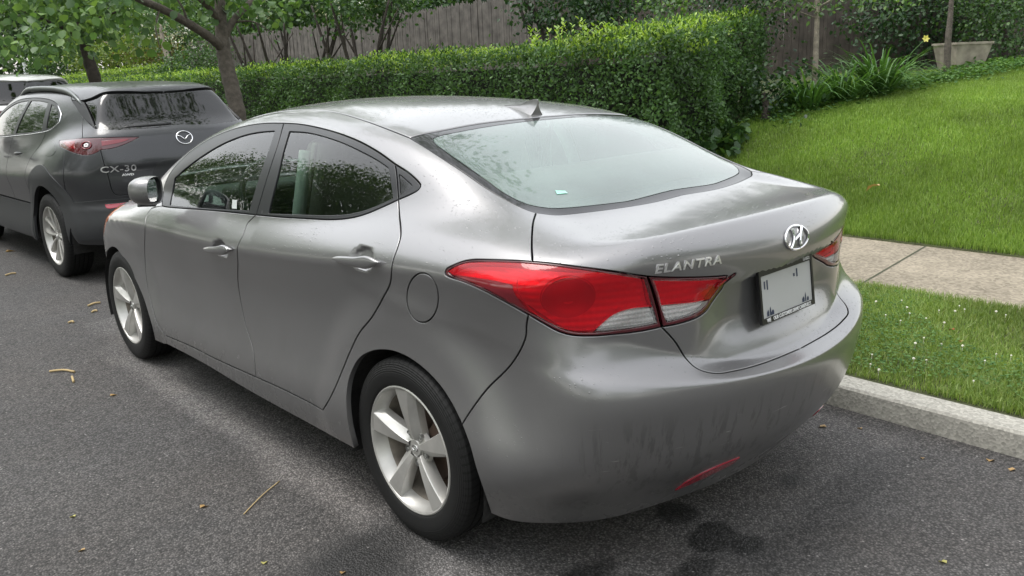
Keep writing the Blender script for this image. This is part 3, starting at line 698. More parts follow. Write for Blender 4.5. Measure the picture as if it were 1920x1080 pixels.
# ---------------------------------------------------------------- the clipped hedge
hd = empty('clipped_hedge', (4.4, 3.0, .15)); tag(hd, 'long clipped privet hedge running beside the pavement and turning up the lawn', 'hedge')
hd.location = (0, 0, 0)
def hz(y): return 1.735-.006*np.clip(y-3, 0, 30)
Y0, Y1 = 3.0, 25.0; xf0, xf1 = 4.40, 5.35
st_q = []; top_q = []
ys = np.arange(Y0, Y1, 1.0)
for y in ys:
    st_q.append([(xf0, y+1, .15), (xf0, y, .15), (xf0, y, hz(y)+.03), (xf0, y+1, hz(y+1)+.03)])
    top_q.append([(xf0, y, hz(y)), (xf1, y, hz(y)), (xf1, y+1, hz(y+1)), (xf0, y+1, hz(y+1))])
A0 = np.array([4.40, 2.98]); A1 = np.array([7.25, 3.62]); B0 = np.array([4.40, 3.9]); B1 = np.array([7.1, 4.6])
lf = []; tp2 = []
for k in range(3):
    u0, u1 = k/3, (k+1)/3; p, q = A0+(A1-A0)*u0, A0+(A1-A0)*u1; p2, q2 = B0+(B1-B0)*u0, B0+(B1-B0)*u1; z0, z1 = 1.77+.28*u0, 1.77+.28*u1
    lf.append([(p[0], p[1], gz(p[0], p[1])-.1), (q[0], q[1], gz(q[0], q[1])-.1), (q[0], q[1], z1+.03), (p[0], p[1], z0+.03)])
    tp2.append([(p[0], p[1], z0), (q[0], q[1], z1), (q2[0], q2[1], z1), (p2[0], p2[1], z0)])
endq = [[(A1[0], A1[1], .9), (B1[0], B1[1], .9), (B1[0], B1[1], 2.05), (A1[0], A1[1], 2.05)]]
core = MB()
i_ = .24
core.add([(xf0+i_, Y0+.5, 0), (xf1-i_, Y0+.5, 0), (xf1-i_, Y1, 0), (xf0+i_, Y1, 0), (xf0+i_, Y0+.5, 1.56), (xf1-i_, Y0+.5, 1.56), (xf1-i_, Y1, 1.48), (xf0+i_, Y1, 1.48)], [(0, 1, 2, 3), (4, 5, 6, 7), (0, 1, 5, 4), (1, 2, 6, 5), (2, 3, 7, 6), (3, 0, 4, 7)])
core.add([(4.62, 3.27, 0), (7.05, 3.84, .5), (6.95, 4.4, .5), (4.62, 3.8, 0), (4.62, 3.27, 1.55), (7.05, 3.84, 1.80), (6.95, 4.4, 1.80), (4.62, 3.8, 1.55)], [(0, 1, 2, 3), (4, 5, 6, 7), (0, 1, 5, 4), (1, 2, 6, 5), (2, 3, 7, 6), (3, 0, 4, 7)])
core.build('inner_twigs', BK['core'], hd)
near = [q for q in st_q if q[1][1] < 12]; far_ = [q for q in st_q if q[1][1] >= 12]
Lq = hedge_leaves('foliage', near+lf+endq, 2600, .046, LM['hedge'], hd, 11, jit=.045)
hedge_leaves('far_foliage', far_, 900, .065, LM['hedge'], hd, 12, lite=True)
hedge_leaves('top_foliage', top_q+tp2, 900, .050, LM['mid'], hd, 13, jit=.05, up=1.0)
hedge_leaves('fresh_growth', top_q+tp2, 1000, .042, LM['fresh'], hd, 14, jit=.035, up=1.3)
pts = []
rr_ = np.random.default_rng(4)
for k in range(900):
    y = rr_.uniform(Y0, 18); pts.append((rr_.uniform(xf0-.03, xf1), y, hz(y)-.02))
for k in range(260):
    u = rr_.random(); v = rr_.random(); p = (A0+(A1-A0)*u)*(1-v)+(B0+(B1-B0)*u)*v; pts.append((p[0], p[1], 1.76+.28*u))
shoots('young_shoots', pts, .10, .042, LM['fresh'], hd, 8, 7)
pts = [(xf0+.1+.7*rr_.random(), 4.4+rr_.normal()*.42, hz(4)-.02) for k in range(60)]
shoots('tall_shoots', pts, .26, .06, LM['fresh'], hd, 9, 12)
# big-leaved creeper at the hedge foot
cr_ = crown('climbing_creeper', [((5.3, 3.02, .62), (.42, .16, .22)), ((5.8, 3.1, .75), (.35, .14, .16)), ((4.8, 2.93, .5), (.3, .12, .25))], 520, .105, LM['mid'], None, 21, .05, 6, aspect=.85)
tag(cr_, 'broad-leaved creeper growing through the foot of the hedge beside the lawn', 'creeper')

# ---------------------------------------------------------------- fences
m_f1 = simple('weathered_grey_wood', (.115, .103, .092), .9, var=(6, .35), bump=(30, .5, .004)); m_f2 = simple('brown_weathered_wood', (.075, .062, .052), .9, var=(6, .35), bump=(30, .5, .004))
def picket_fence(name, A, B, zb, zt, mat, label, pw=.066, seed=1, zt2=None):
    zt2 = zt2 or zt
    rf = np.random.default_rng(seed); root = empty(name, (A[0], A[1], zb)); tag(root, label, 'fence')
    A = np.array(A, float); B = np.array(B, float); d = (B-A); L = np.linalg.norm(d); d /= L; nrm = np.array([-d[1], d[0]]); nn = int(L/pw); mb = MB()
    for i in range(nn):
        c = d*pw*(i+.5)+nrm*rf.normal()*.004; w = pw*.94/2; h = zt+(zt2-zt)*(i+.5)/nn-zb+.035*rf.normal()*.5; t = .018; tilt = rf.normal()*.004
        V = []
        for s_ in (-t/2, t/2):
            for u_, z_ in ((-w, 0), (w, 0), (w+tilt, h-.05), (tilt, h+.01), (-w+tilt, h-.05)):
                q = c+d*u_+nrm*s_; V.append((q[0], q[1], z_))
        mb.add(V, [(0, 1, 2, 3, 4), (9, 8, 7, 6, 5), (0, 5, 6, 1), (1, 6, 7, 2), (2, 7, 8, 3), (3, 8, 9, 4), (4, 9, 5, 0)])
    mb.build('pickets', mat, root)
    rl = MB(); ang = math.atan2(d[1], d[0])
    for z_ in (.25, (zt-zb)*.55, zt-zb-.28):
        c = d*L/2+nrm*.035; rl.box((c[0], c[1], z_), (L, .04, .085), rz=ang)
    rl.build('rails', mat, root)
    for k in range(int(L/2.4)+1):
        c = d*min(k*2.4, L)+nrm*.06; pm = MB(); pm.box((c[0], c[1], (zt-zb)/2-.02), (.09, .09, zt-zb-.04), rz=ang); pm.build('post', mat, root)
    return root
picket_fence('picket_fence', (8.3, 24), (8.3, 8.6), .95, 2.75, m_f1, 'tall weathered grey picket fence standing behind the hedge', seed=2, zt2=2.82)
picket_fence('picket_fence', (8.3, 8.6), (9.6, 5.6), .95, 2.75, m_f2, 'dark brown picket fence behind the shrub over the hedge corner', seed=3)
picket_fence('picket_fence', (9.6, 5.6), (15.5, 1.4), 1.05, 3.0, m_f2, 'dark brown picket fence at the top of the lawn behind the strap-leaved plants', seed=4)

# ---------------------------------------------------------------- street trees
def tree(name, label, cat, base, paths, blobs, nleaf, size, lmat, bmat, group=None, seed=1, **k):
    t = empty(name, base); tag(t, label, cat, group); o = np.array(base)
    limbs('trunk', [([tuple(np.array(q)-o) for q in pts], rad) for pts, rad in paths], bmat, t)
    if nleaf: crown('crown', [(tuple(np.array(c)-o), rd) for c, rd in blobs], nleaf, size, lmat, t, seed, **k)
    return t
T1 = lambda x, y, dt=0: tuple(at(x, y, 9.35+dt))
pA = [T1(456, 330), T1(447, 222), T1(436, 170), T1(424, 120), T1(418, 85), T1(414, 30), T1(412, -60), T1(414, -260)]
pA[0] = (pA[1][0]+.02, pA[1][1]+.02, .1)
ta = tree('street_tree', 'young street tree with forked grey trunk standing behind the roof of the near car', 'tree', (pA[0][0], pA[0][1], .12),
    [(pA, [.125, .092, .088, .086, .078, .062, .055, .03]), ([T1(418, 92), T1(396, 72, -.2), T1(350, 42, -.5), T1(300, 15, -.8), T1(255, -5, -1.1), T1(180, -60, -1.5)], [.055, .052, .046, .04, .036, .02]),
     ([T1(420, 70), T1(440, 35, .1), T1(468, 5, .3), T1(500, -50, .5)], [.045, .038, .032, .02]), ([T1(415, 45), T1(395, 18, -.2), T1(368, -10, -.4), T1(330, -80, -.5)], [.036, .032, .026, .015]),
     ([T1(300, 15, -.8), T1(292, 50, -.9), T1(300, 90, -1.0)], [.012, .009, .005]), ([T1(350, 42, -.5), T1(345, 20, -.6), T1(320, -20, -.7)], [.018, .012, .008]),
     ([T1(436, 42, .1), T1(470, 40, .1), T1(510, 60, 0)], [.014, .01, .005])],
    [(at(330, -300, 9.2), (1.7, 1.7, .9)), (at(470, -250, 9.8), (1.3, 1.3, .7)), (at(240, -160, 8.5), (1.0, 1.0, .45)), ((1.6, 3.4, 5.4), (2.0, 1.7, 1.0)), ((.6, 2.6, 5.9), (1.6, 1.5, .9)), ((1.4, 5.4, 5.9), (2.2, 1.9, 1.1))], 8200, .095, LM['linden'], BK['grey'], 'street trees along the kerb', 31, clump=.2, per=9, hang=.9, aspect=.85)
# low hanging sprays of that tree
crown('low_sprays', [(tuple(np.array(at(x, y, t))-np.array(ta.location)), (a, a, b)) for x, y, t, a, b in ((485, 30, 9.3, .22, .12), (530, 20, 9.4, .22, .12), (505, 62, 9.2, .10, .05), (390, -5, 9, .25, .10), (345, 0, 8.8, .2, .1), (250, 25, 8.2, .25, .14), (290, 75, 8.4, .10, .12), (200, 5, 8.0, .3, .15), (440, 5, 9.3, .2, .08))], 330, .095, LM['linden'], ta, 33, clump=.09, per=6, hang=1.0, aspect=.85)
T2 = lambda x, y, dt=0: tuple(at(x, y, 13.0+dt))
pB = [(0, 0, .1), T2(178, 150), T2(167, 115), T2(160, 88), T2(150, 50), T2(146, 10), T2(145, -80)]; pB[0] = (pB[1][0]-.05, pB[1][1], .1)
tb = tree('street_tree', 'street tree with low drooping big-leaved branches above the dark parked crossover', 'tree', (pB[0][0], pB[0][1], .12),
    [(pB, [.11, .095, .088, .082, .07, .06, .04]), ([T2(160, 88), T2(130, 60, -.3), T2(90, 40, -.6), T2(40, 20, -1)], [.04, .03, .02, .01]), ([T2(155, 60), T2(185, 35, -.2), T2(225, 20, -.4)], [.035, .025, .012])],
    [(at(60, 40, 12.5), (1.35, 1.35, .52)), (at(170, 20, 12.4), (1.0, 1.0, .42)), (at(40, -60, 12.5), (1.8, 1.8, .7)), (at(240, -40, 12.5), (1.5, 1.5, .5)), (at(110, 90, 11.2), (.42, .42, .22)), (at(195, 62, 11.0), (.36, .36, .22)), (at(30, 85, 12.0), (.5, .5, .22)), (at(105, 30, 10.8), (.5, .5, .3))], 3800, .115, LM['linden'], BK['dark'], 'street trees along the kerb', 35, clump=.16, per=8, hang=1.0, aspect=.85)

# ---------------------------------------------------------------- shrubs behind the hedge
def multi_stem(name, label, base, n, h, spread, blobs, nleaf, size, lmat, bmat, seed, flowers=0, fsize=.09, **k):
    rs_ = np.random.default_rng(seed); t = empty(name, base); tag(t, label, 'shrub'); paths = []
    for i in range(n):
        a = 6.283*i/n+rs_.normal()*.3; s_ = spread*rs_.uniform(.5, 1.1); b0 = np.array([math.cos(a)*.12, math.sin(a)*.12, 0])
        paths.append(([b0, b0+[math.cos(a)*s_*.3, math.sin(a)*s_*.3, h*.3], b0+[math.cos(a)*s_*.65+rs_.normal()*.08, math.sin(a)*s_*.65, h*.62], b0+[math.cos(a)*s_, math.sin(a)*s_, h]], [.055, .042, .032, .015]))
        q = paths[-1][0][2]; paths.append(([q, q+np.array([rs_.normal()*.25, rs_.normal()*.25, h*.3])], [.02, .008]))
    limbs('stems', paths, bmat, t, 7); o = np.array(base)
    crown('crown', [(tuple(np.array(c)-o), rd) for c, rd in blobs], nleaf, size, lmat, t, seed, **k)
    if flowers:
        crown('blossom', [(tuple(np.array(c)-o), tuple(np.array(rd)*1.03)) for c, rd in blobs], flowers, fsize, LM['petal'], t, seed+50, clump=.06, per=7, aspect=.6, gapcut=.2)
    return t
def G(px, t, py=150):
    p = at(px, py, t); return (p[0], p[1], float(gz(p[0], p[1])))
multi_stem('flowering_shrub', 'many-stemmed shrub with creamy blossom behind the hedge, against the grey fence', G(545, 15.2), 9, 2.0, .85, [(at(560, -20, 15.2), (.95, .95, .48)), (at(490, 10, 15.4), (.6, .6, .35)), (at(640, 8, 14.8), (.55, .55, .36)), (at(605, -20, 15), (.6, .6, .4))], 5200, .085, LM['mid'], BK['dark'], 41, flowers=480, fsize=.06)
multi_stem('flowering_shrub', 'loose shrub with white flowers hanging over the top of the grey fence', G(690, 14.0), 6, 2.1, .7, [(at(690, 5, 13.6), (.62, .62, .27)), (at(650, 20, 13.8), (.4, .4, .25)), (at(720, -20, 13.8), (.6, .6, .3))], 2600, .08, LM['mid'], BK['dark'], 43, flowers=260, fsize=.05)
dsh = multi_stem('dark_shrub', 'dark spreading shrub above the hedge in front of the fence corner', G(1090, 12.0), 6, 1.9, .9, [(at(1060, 0, 11.6), (.75, .75, .42)), (at(1150, -25, 11.5), (.8, .8, .42)), (at(1010, 25, 11.8), (.35, .35, .22)), (at(1120, 25, 11.0), (.45, .45, .22))], 5200, .065, LM['dark'], BK['dark'], 45, clump=.14)
crown('overhanging_spray', [(tuple(at(1240, 8, 10.6)-np.array(dsh.location)), (.42, .42, .06)), (tuple(at(1290, 12, 10.3)-np.array(dsh.location)), (.22, .22, .04))], 260, .06, LM['linden'], dsh, 46, clump=.07, per=7)
def bush(label, blobs, nleaf, size, lm, seed, name='garden_shrub', group=None, **k):
    c0 = np.array(blobs[0][0]); b = (c0[0], c0[1], float(gz(c0[0], c0[1]))); t = empty(name, b); tag(t, label, 'shrub', group)
    h = c0[2]-b[2]; limbs('stem', [([(0, 0, 0), (.03, .02, h*.5), (0, .04, h)], [.06, .045, .02])], BK['dark'], t, 7)
    crown('foliage', [(tuple(np.array(c)-np.array(b)), rd) for c, rd in blobs], nleaf, size, lm, t, seed, **k); return t
# far left gardens
q1 = at(112, 150, 25); q2 = at(335, 123, 25)
fh = empty('clipped_hedge', (0, 0, 0)); tag(fh, 'low bright green clipped hedge in the far garden beyond the street trees', 'hedge')
a_ = np.array([q1[0], q1[1]]); b_ = np.array([q2[0], q2[1]]); zt_ = 1.95; dv = np.array([.55, 1.1])
fq = []; ft = []
for k in range(5):
    u0, u1 = k/5, (k+1)/5; p, q = a_+(b_-a_)*u0, a_+(b_-a_)*u1; z0 = q1[2]+(q2[2]-q1[2])*u0; z1 = q1[2]+(q2[2]-q1[2])*u1
    fq.append([(p[0], p[1], .8), (q[0], q[1], .8), (q[0], q[1], z1), (p[0], p[1], z0)]); ft.append([(p[0], p[1], z0), (q[0], q[1], z1), (q[0]+dv[0], q[1]+dv[1], z1), (p[0]+dv[0], p[1]+dv[1], z0)])
hedge_leaves('foliage', fq, 1500, .06, LM['mid'], fh, 15, lite=True); hedge_leaves('fresh_growth', ft, 1500, .06, LM['fresh'], fh, 16, lite=True)
cb_ = MB(); cb_.add([(a_[0], a_[1]+.1, 0), (b_[0], b_[1]+.1, 0), (b_[0]+dv[0], b_[1]+dv[1], 0), (a_[0]+dv[0], a_[1]+dv[1], 0), (a_[0], a_[1]+.1, q1[2]-.1), (b_[0], b_[1]+.1, q2[2]-.1), (b_[0]+dv[0], b_[1]+dv[1], q2[2]-.1), (a_[0]+dv[0], a_[1]+dv[1], q1[2]-.1)], [(0, 1, 2, 3), (4, 5, 6, 7), (0, 1, 5, 4), (1, 2, 6, 5), (2, 3, 7, 6), (3, 0, 4, 7)]); cb_.build('inner_twigs', BK['core'], fh)
bush('yellow-green round shrub left of the near street tree, above the far hedge', [(at(215, 92, 29), (1.5, 1.2, .62)), (at(150, 105, 29), (.9, .9, .45))], 3600, .10, LM['yellowy'], 51)
bush('bronze-tinted shrub above the far clipped hedge', [(at(265, 88, 31), (1.4, 1.2, .6)), (at(300, 98, 31), (1.2, 1.2, .45))], 3000, .10, LM['red'], 52)
bush('dark green dome shrub at the right end of the far hedge', [(at(370, 125, 22), (.75, .75, .42)), (at(410, 118, 22), (.6, .6, .42)), (at(335, 128, 22.5), (.5, .5, .3))], 3600, .07, LM['mid'], 53)
bush('tall narrow conifer shrub beside the white van at the far left', [(at(85, 108, 30), (.75, .75, 1.0)), (at(80, 80, 30), (.5, .5, .6)), (at(100, 120, 30), (.9, .9, .7))], 4200, .09, LM['mid'], 54, name='conifer', hang=-.3)
bush('grey-green airy shrub with pale flowers between the two street trees', [(at(310, 45, 24), (1.5, 1.3, .8)), (at(250, 35, 25), (1.3, 1.2, .6)), (at(370, 50, 23), (1.0, 1.0, .6))], 4200, .09, LM['mid'], 55)
crown('blossom', [(tuple(np.array(at(x, y, 23.5))-np.array(at(310, 45, 24))*0-np.array([*bpy.data.objects['garden_shrub.003'].location])), (.6, .6, .3)) for x, y in ((255, 35), (270, 15), (345, 75), (310, 60))], 420, .085, LM['petal'], bpy.data.objects['garden_shrub.003'], 56, clump=.10, per=7)
limbs_ = limbs('pale_stem', [([np.array(at(318, 118, 23))-np.array(bpy.data.objects['garden_shrub.003'].location), np.array(at(306, 80, 23))-np.array(bpy.data.objects['garden_shrub.003'].location), np.array(at(300, 45, 23))-np.array(bpy.data.objects['garden_shrub.003'].location)], [.085, .065, .04])], BK['pale'], bpy.data.objects['garden_shrub.003'])
# background trees
BGT = [(-60, 20, 42, 6, 5, 'broad dark tree far down the street at the left edge', 'far'), (60, 20, 46, 6, 5, 'dark far tree behind the tall narrow conifer', 'dark'), (190, -20, 44, 6, 5.5, 'mid green far tree behind the street tree with drooping branches', 'far'), (330, 0, 40, 5.5, 4.5, 'far tree above the gap between the two street trees', 'mid'),
       (470, -20, 36, 5, 4.2, 'far tree filling the gap behind the forked street tree', 'far'), (620, -30, 34, 5, 4.5, 'far tree rising behind the creamy flowering shrub and grey fence', 'mid'), (820, -70, 32, 5, 4.5, 'far tree above the middle of the grey fence', 'far'), (1000, -60, 26, 4.5, 3.6, 'tree crown behind the right end of the grey fence', 'dark'), (1200, -60, 22, 4, 3.6, 'dark tree crown behind the brown fence at the hedge corner', 'dark')]
for i, (x, y, t, rx, rz_, lab, lm) in enumerate(BGT):
    c = at(x, y, t); b = (c[0], c[1], float(gz(c[0], c[1]))-.1); h = max(c[2]-b[2], 1.5)
    tt = tree('background_tree', lab, 'tree', b, [([b, (b[0]+.1, b[1], b[2]+h*.6), (b[0], b[1]+.1, b[2]+h+1)], [.28, .22, .1])], [(tuple(c), (rx, rx, rz_)), (tuple(c+np.array([rx*.5, -rx*.3, rz_*.35])), (rx*.6, rx*.6, rz_*.6)), (tuple(c-np.array([rx*.4, 0, rz_*.25])), (rx*.7, rx*.7, rz_*.7))], 6000, .30, LM[lm], BK['dark'], 'trees far behind the gardens', 60+i, clump=.45, per=12, lite=True, gapcut=.1)
for i, (x, y, t, lab) in enumerate(((60, -40, 60, 'farthest tree mass behind the white post at the far left'), (300, -40, 58, 'farthest tree mass over the far clipped hedge'), (520, -40, 50, 'farthest tree mass behind the forked street tree'), (700, -50, 44, 'farthest tree mass over the left end of the grey fence'), (900, -60, 42, 'farthest tree mass over the middle of the grey fence'))):
    c = at(x, y, t); b = (c[0], c[1], 1.2)
    tree('background_tree', lab, 'tree', b, [([b, (b[0]+.1, b[1], 3), (b[0], b[1]+.1, c[2]+1)], [.3, .25, .1])], [(tuple(c), (7, 7, 5)), (tuple(c+np.array([3, -1, -2])), (5, 5, 3)), (tuple(c+np.array([-3, 1, -2])), (5, 5, 3))], 9000, .5, LM['far'], BK['dark'], 'trees far behind the gardens', 160+i, clump=.6, per=12, lite=True, gapcut=0)
# ---------------------------------------------------------------- the bed at the top of the lawn
sp = at(1528, 172, 10.0); sb = (sp[0], sp[1], float(gz(sp[0], sp[1])))
tree('sapling', 'slim straight sapling with a pale trunk at the top edge of the lawn', 'tree', sb, [([sb, at(1529, 120, 10.0), at(1531, 60, 10.0), at(1533, 0, 10.0), at(1534, -80, 10)], [.040, .034, .031, .028, .018]), ([at(1532, 20, 10), at(1490, -10, 9.9), at(1450, 5, 9.8)], [.012, .01, .005]), ([at(1532, 15, 10), at(1580, -8, 10), at(1610, 5, 10)], [.012, .01, .005]), ([at(1532, 35, 10), at(1500, 22, 9.9)], [.008, .004])],
     [(at(1500, -15, 10), (.7, .7, .14)), (at(1570, -20, 10), (.6, .6, .14)), (at(1650, 3, 9.6), (.30, .30, .06)), (at(1500, 25, 10), (.3, .3, .05)), (at(1690, 0, 9.6), (.2, .2, .05))], 900, .065, LM['linden'], BK['pale'], None, 71, clump=.1, per=7, aspect=.6)
tk = at(1778, 108, 11.0); tkb = (tk[0], tk[1], float(gz(tk[0], tk[1])))
tree('sapling', 'slim reddish-brown trunk beside the wooden tub at the top of the lawn', 'tree', tkb, [([tkb, at(1778, 70, 11), at(1782, 30, 11), at(1786, -40, 11)], [.048, .042, .036, .02])], [(at(1780, -70, 11), (1.2, 1.2, .3))], 900, .07, LM['dark'], BK['grey'], None, 72)
def lily(name, label, px, t, n, L_, seed, spread=.35, flower=False):
    r_ = np.random.default_rng(seed); p = at(px, 160, t); b = (p[0], p[1], float(gz(p[0], p[1]))-.01); root = empty(name, b); tag(root, label, 'plant', 'strap-leaved plants by the fence')
    V = []; F = []
    for i in range(n):
        a = r_.random()*6.283; l_ = L_*r_.uniform(.6, 1.1); d = np.array([math.cos(a), math.sin(a)]); s_ = np.array([-d[1], d[0]]); o = d*r_.random()*spread*.5; arch = r_.uniform(.45, 1.0); k = 7; base = len(V); w = .024*r_.uniform(.7, 1.2)
        for j in range(k):
            q = j/(k-1); x = l_*(q*.55+arch*.35*q*q); z = l_*(1.05*q-arch*.85*q**2.4); ww = w*(1-q**2.5)*.5+.0012
            for sg in (-1, 1): V.append((o[0]+d[0]*x+s_[0]*ww*sg, o[1]+d[1]*x+s_[1]*ww*sg, max(z, .01)))
        F += [(base+2*j, base+2*j+1, base+2*j+3, base+2*j+2) for j in range(k-1)]
    big_mesh('leaves', V, F, LM['lily'], root, 4)
    return root
for i, (px, t, n_, L_, lab) in enumerate(((1520, 9.7, 120, .78, 'arching strap-leaved clump around the foot of the pale sapling'), (1585, 9.9, 150, .85, 'middle arching strap-leaved clump between sapling and yellow flower'), (1650, 10.2, 150, .95, 'tallest strap-leaved clump, just left of the yellow flower'), (1500, 10.1, 80, .6, 'smallest strap-leaved clump, at the foot of the brown fence left of the sapling'))):
    lily('daylily_clump', lab, px, t, n_, L_, 80+i)
fl = at(1735, 73, 10.1); fb = at(1675, 150, 10.15); fr = empty('yellow_flower', (fb[0], fb[1], float(gz(fb[0], fb[1])))); tag(fr, 'single pale yellow lily flower on a leaning stalk at the top of the lawn', 'flower')
o_ = np.array(fr.location); sm = MB(); sm.tube([(0, 0, 0), tuple((at(1708, 100, 10.1)-o_)), tuple(fl-o_)], .004, 6); sm.build('stalk', LM['lily'], fr)
ang = np.arange(6)*math.pi/3; P_ = np.tile(fl-o_, (6, 1)); ax1 = CR; ax2 = CU
D_ = np.array([ax1*math.cos(a)+ax2*math.sin(a)-CF*.5 for a in ang]); V_, F_ = leaf_geo(P_, D_, np.tile(-CF, (6, 1)), np.full(6, .055), np.full(6, .03)); big_mesh('petals', V_, F_, leaf_mat('yellow_petal', (.7, .6, .12), (.75, .68, .2)), fr)
# tub
tp = at(1802, 108, 11.7); tz = float(gz(tp[0], tp[1]))-.01; tub = empty('wooden_tub', (tp[0], tp[1], tz), math.radians(-35)); tag(tub, 'weathered square wooden planting tub behind the slim brown trunk', 'planter')
mt_ = simple('old_tub_wood', (.34, .30, .245), .9, var=(8, .3), bump=(25, .6, .005)); tm = MB()
def frustum(b0, b1, z0, z1): return [(-b0, -b0, z0), (b0, -b0, z0), (b0, b0, z0), (-b0, b0, z0), (-b1, -b1, z1), (b1, -b1, z1), (b1, b1, z1), (-b1, b1, z1)]
tm.add(frustum(.20, .27, 0, .36), [(0, 1, 5, 4), (1, 2, 6, 5), (2, 3, 7, 6), (3, 0, 4, 7), (3, 2, 1, 0)]); tm.add(frustum(.27, .24, .36, .365), [(0, 1, 5, 4), (1, 2, 6, 5), (2, 3, 7, 6), (3, 0, 4, 7)]); tm.add(frustum(.24, .22, .365, .27), [(0, 1, 5, 4), (1, 2, 6, 5), (2, 3, 7, 6), (3, 0, 4, 7), (4, 5, 6, 7)])
tm.build('tub_body', mt_, tub); rm = MB()
for k in range(4):
    a = k*math.pi/2; rm.box((math.cos(a)*.265, math.sin(a)*.265, .355), (.025, .56, .032), rz=a)
rm.build('tub_rim', mt_, tub)
bush('dark shrub mass behind the wooden tub', [(at(1730, 25, 13.1), (1.0, .6, .75)), (at(1660, 25, 12.2), (.55, .5, .55)), (at(1800, 10, 13.6), (1.1, .7, .8))], 7000, .07, LM['dark'], 91)
bush('dark leafy shrub at the right edge beyond the lawn', [(at(1890, 45, 12.0), (.7, .7, .65)), (at(1930, 20, 12.0), (.8, .8, .9)), (at(1850, -20, 12.5), (.8, .8, .5))], 6500, .06, LM['mid'], 92)
bush('shrub in the shade between hedge end and brown fence', [(at(1400, 30, 10.2), (.4, .4, .55)), (at(1360, 0, 10.6), (.5, .5, .4))], 3200, .05, LM['dark'], 93)
bush('low dark leafy plant at the hedge end beside the brown fence', [(at(1437, 172, 9.6), (.35, .35, .16)), (at(1462, 160, 9.9), (.3, .3, .16))], 900, .06, LM['dark'], 94)
n = 5200; r = np.random.default_rng(9); X = []; 
u = r.random(n); q0 = np.array(at(1440, 185, 9.6))[:2]; q1_ = np.array(at(1960, 128, 11.5))[:2]; pp2 = q0+(q1_-q0)*u[:, None]+r.normal(size=(n, 2))*np.array([.22, .22])
P = np.stack([pp2[:, 0], pp2[:, 1], gz(pp2[:, 0], pp2[:, 1])+.02+.10*r.random(n)], 1); a = r.random(n)*6.283; V, F = leaf_geo(P, np.stack([np.cos(a), np.sin(a), .4+0*a], 1), np.tile([0, 0, 1.], (n, 1))+r.normal(size=(n, 3))*.4, .055*r.uniform(.5, 1.3, n), .035*r.uniform(.5, 1.3, n))
tag(big_mesh('bed_ground_cover', V, F, LM['cover']), kind='stuff')
# ---------------------------------------------------------------- trees across the street and behind: seen as reflections
OPP = [(-9.5, 30, 7.0, 5.0), (-9.0, 40, 7.0, 5.0), (-10.4, 16.6, 7.0, 4.5), (-10.2, 12, 6.6, 4.4), (-9.8, 21, 7.0, 4.8), (2.0, -10.5, 5.6, 2.7), (1.8, -17, 5.4, 2.8), (-11, 16, 5.2, 4.2), (-12, 7, 5.6, 4.0), (-11.5, -1, 5.0, 3.8), (-13, -9, 5.6, 4.2), (-9.5, -20, 5.2, 4.6), (3, -24, 5.5, 4.5), (9, -13, 5.0, 3.6), (-12, 26, 5.5, 4.5), (-3, -34, 6, 6)]
OPL = ['very tall tree across the street, outside the frame, third ahead', 'very tall tree across the street, outside the frame, last ahead', 'very tall tree across the street, outside the frame, between the two others', 'very tall tree across the street, outside the frame, nearest ahead', 'very tall tree across the street, outside the frame, second ahead', 'kerbside tree outside the frame, just behind the photographer', 'kerbside tree outside the frame, second behind the photographer', ] + [k+', outside the frame' for k in ('tall tree across the street far ahead', 'tall tree across the street level with the crossover', 'tall tree across the street level with the saloon', 'tall tree across the street behind the photographer', 'tall tree far back on the left of the street', 'tall tree far back in line with the parked cars', 'tall garden tree back on the right', 'farthest tall tree ahead across the street', 'huge tree closing the street far behind')]
for i, (x, y, h, rr2) in enumerate(OPP):
    tree('opposite_tree', OPL[i], 'tree', (x, y, .1), [([(x, y, .1), (x+.1, y, h*.5), (x, y, h+1)], [.25, .2, .08])], [((x, y, h), (rr2, rr2, rr2*.72)), ((x+1.5, y+1.2, h-1.2), (rr2*.6, rr2*.6, rr2*.45)), ((x-1, y-1.5, h+1.4), (rr2*.6, rr2*.6, rr2*.5))], 8000, .24, LM['linden'], BK['dark'], 'trees across the street', 100+i, clump=.4, per=12, lite=True, gapcut=.4)

bx_ = [((-17+1.5*math.sin(k*2.1), -36+k*6.5, 2.6+.8*math.sin(k*1.3)), (2.8, 4.2, 3.0)) for k in range(18)]
tag(crown('far_thicket', bx_, 16000, .34, LM['far'], None, 140, clump=.5, per=12, lite=True, gapcut=.1), kind='stuff')
# ---------------------------------------------------------------- the sedan's body as a smooth implicit surface
S_W = Spl((-1.0, .67), (-.8, .785), (-.6, .838), (-.35, .866), (0, .884), (.5, .889), (1.5, .889), (2.2, .886), (2.7, .878), (3.1, .858), (3.4, .80), (3.6, .72))
S_zc = Spl((-.9, .90), (-.5, .948), (-.25, .955), (0, .945), (.6, .895), (1.1, .862), (2.2, .83), (3.2, .79))
S_sec = Spl((-.80, .06), (-.72, .026), (-.66, .008), (-.60, .000), (-.53, .000), (-.43, .017), (-.30, .033), (-.18, .031), (-.09, .0155), (-.035, .0040), (-.010, -.0002), (.010, .0036), (.036, .0165), (.07, .0365), (.12, .068), (.17, .110), (.23, .18), (.35, .34), (.6, .7))
S_belt = Spl((-.9, .42), (-.6, .585), (-.35, .67), (0, .752), (.4, .798), (.9, .812), (1.5, .797), (2.0, .765), (2.4, .73), (2.7, .66), (3.0, .5))
S_roof = Spl((-1.2, .76), (-.7, .975), (-.44, 1.092), (-.344, 1.138), (-.1, 1.237), (.1, 1.312), (.27, 1.355), (.5, 1.392), (.8, 1.414), (1.15, 1.422), (1.5, 1.408), (1.75, 1.373), (2.0, 1.312), (2.4, 1.155), (2.8, .98), (3.2, .82))
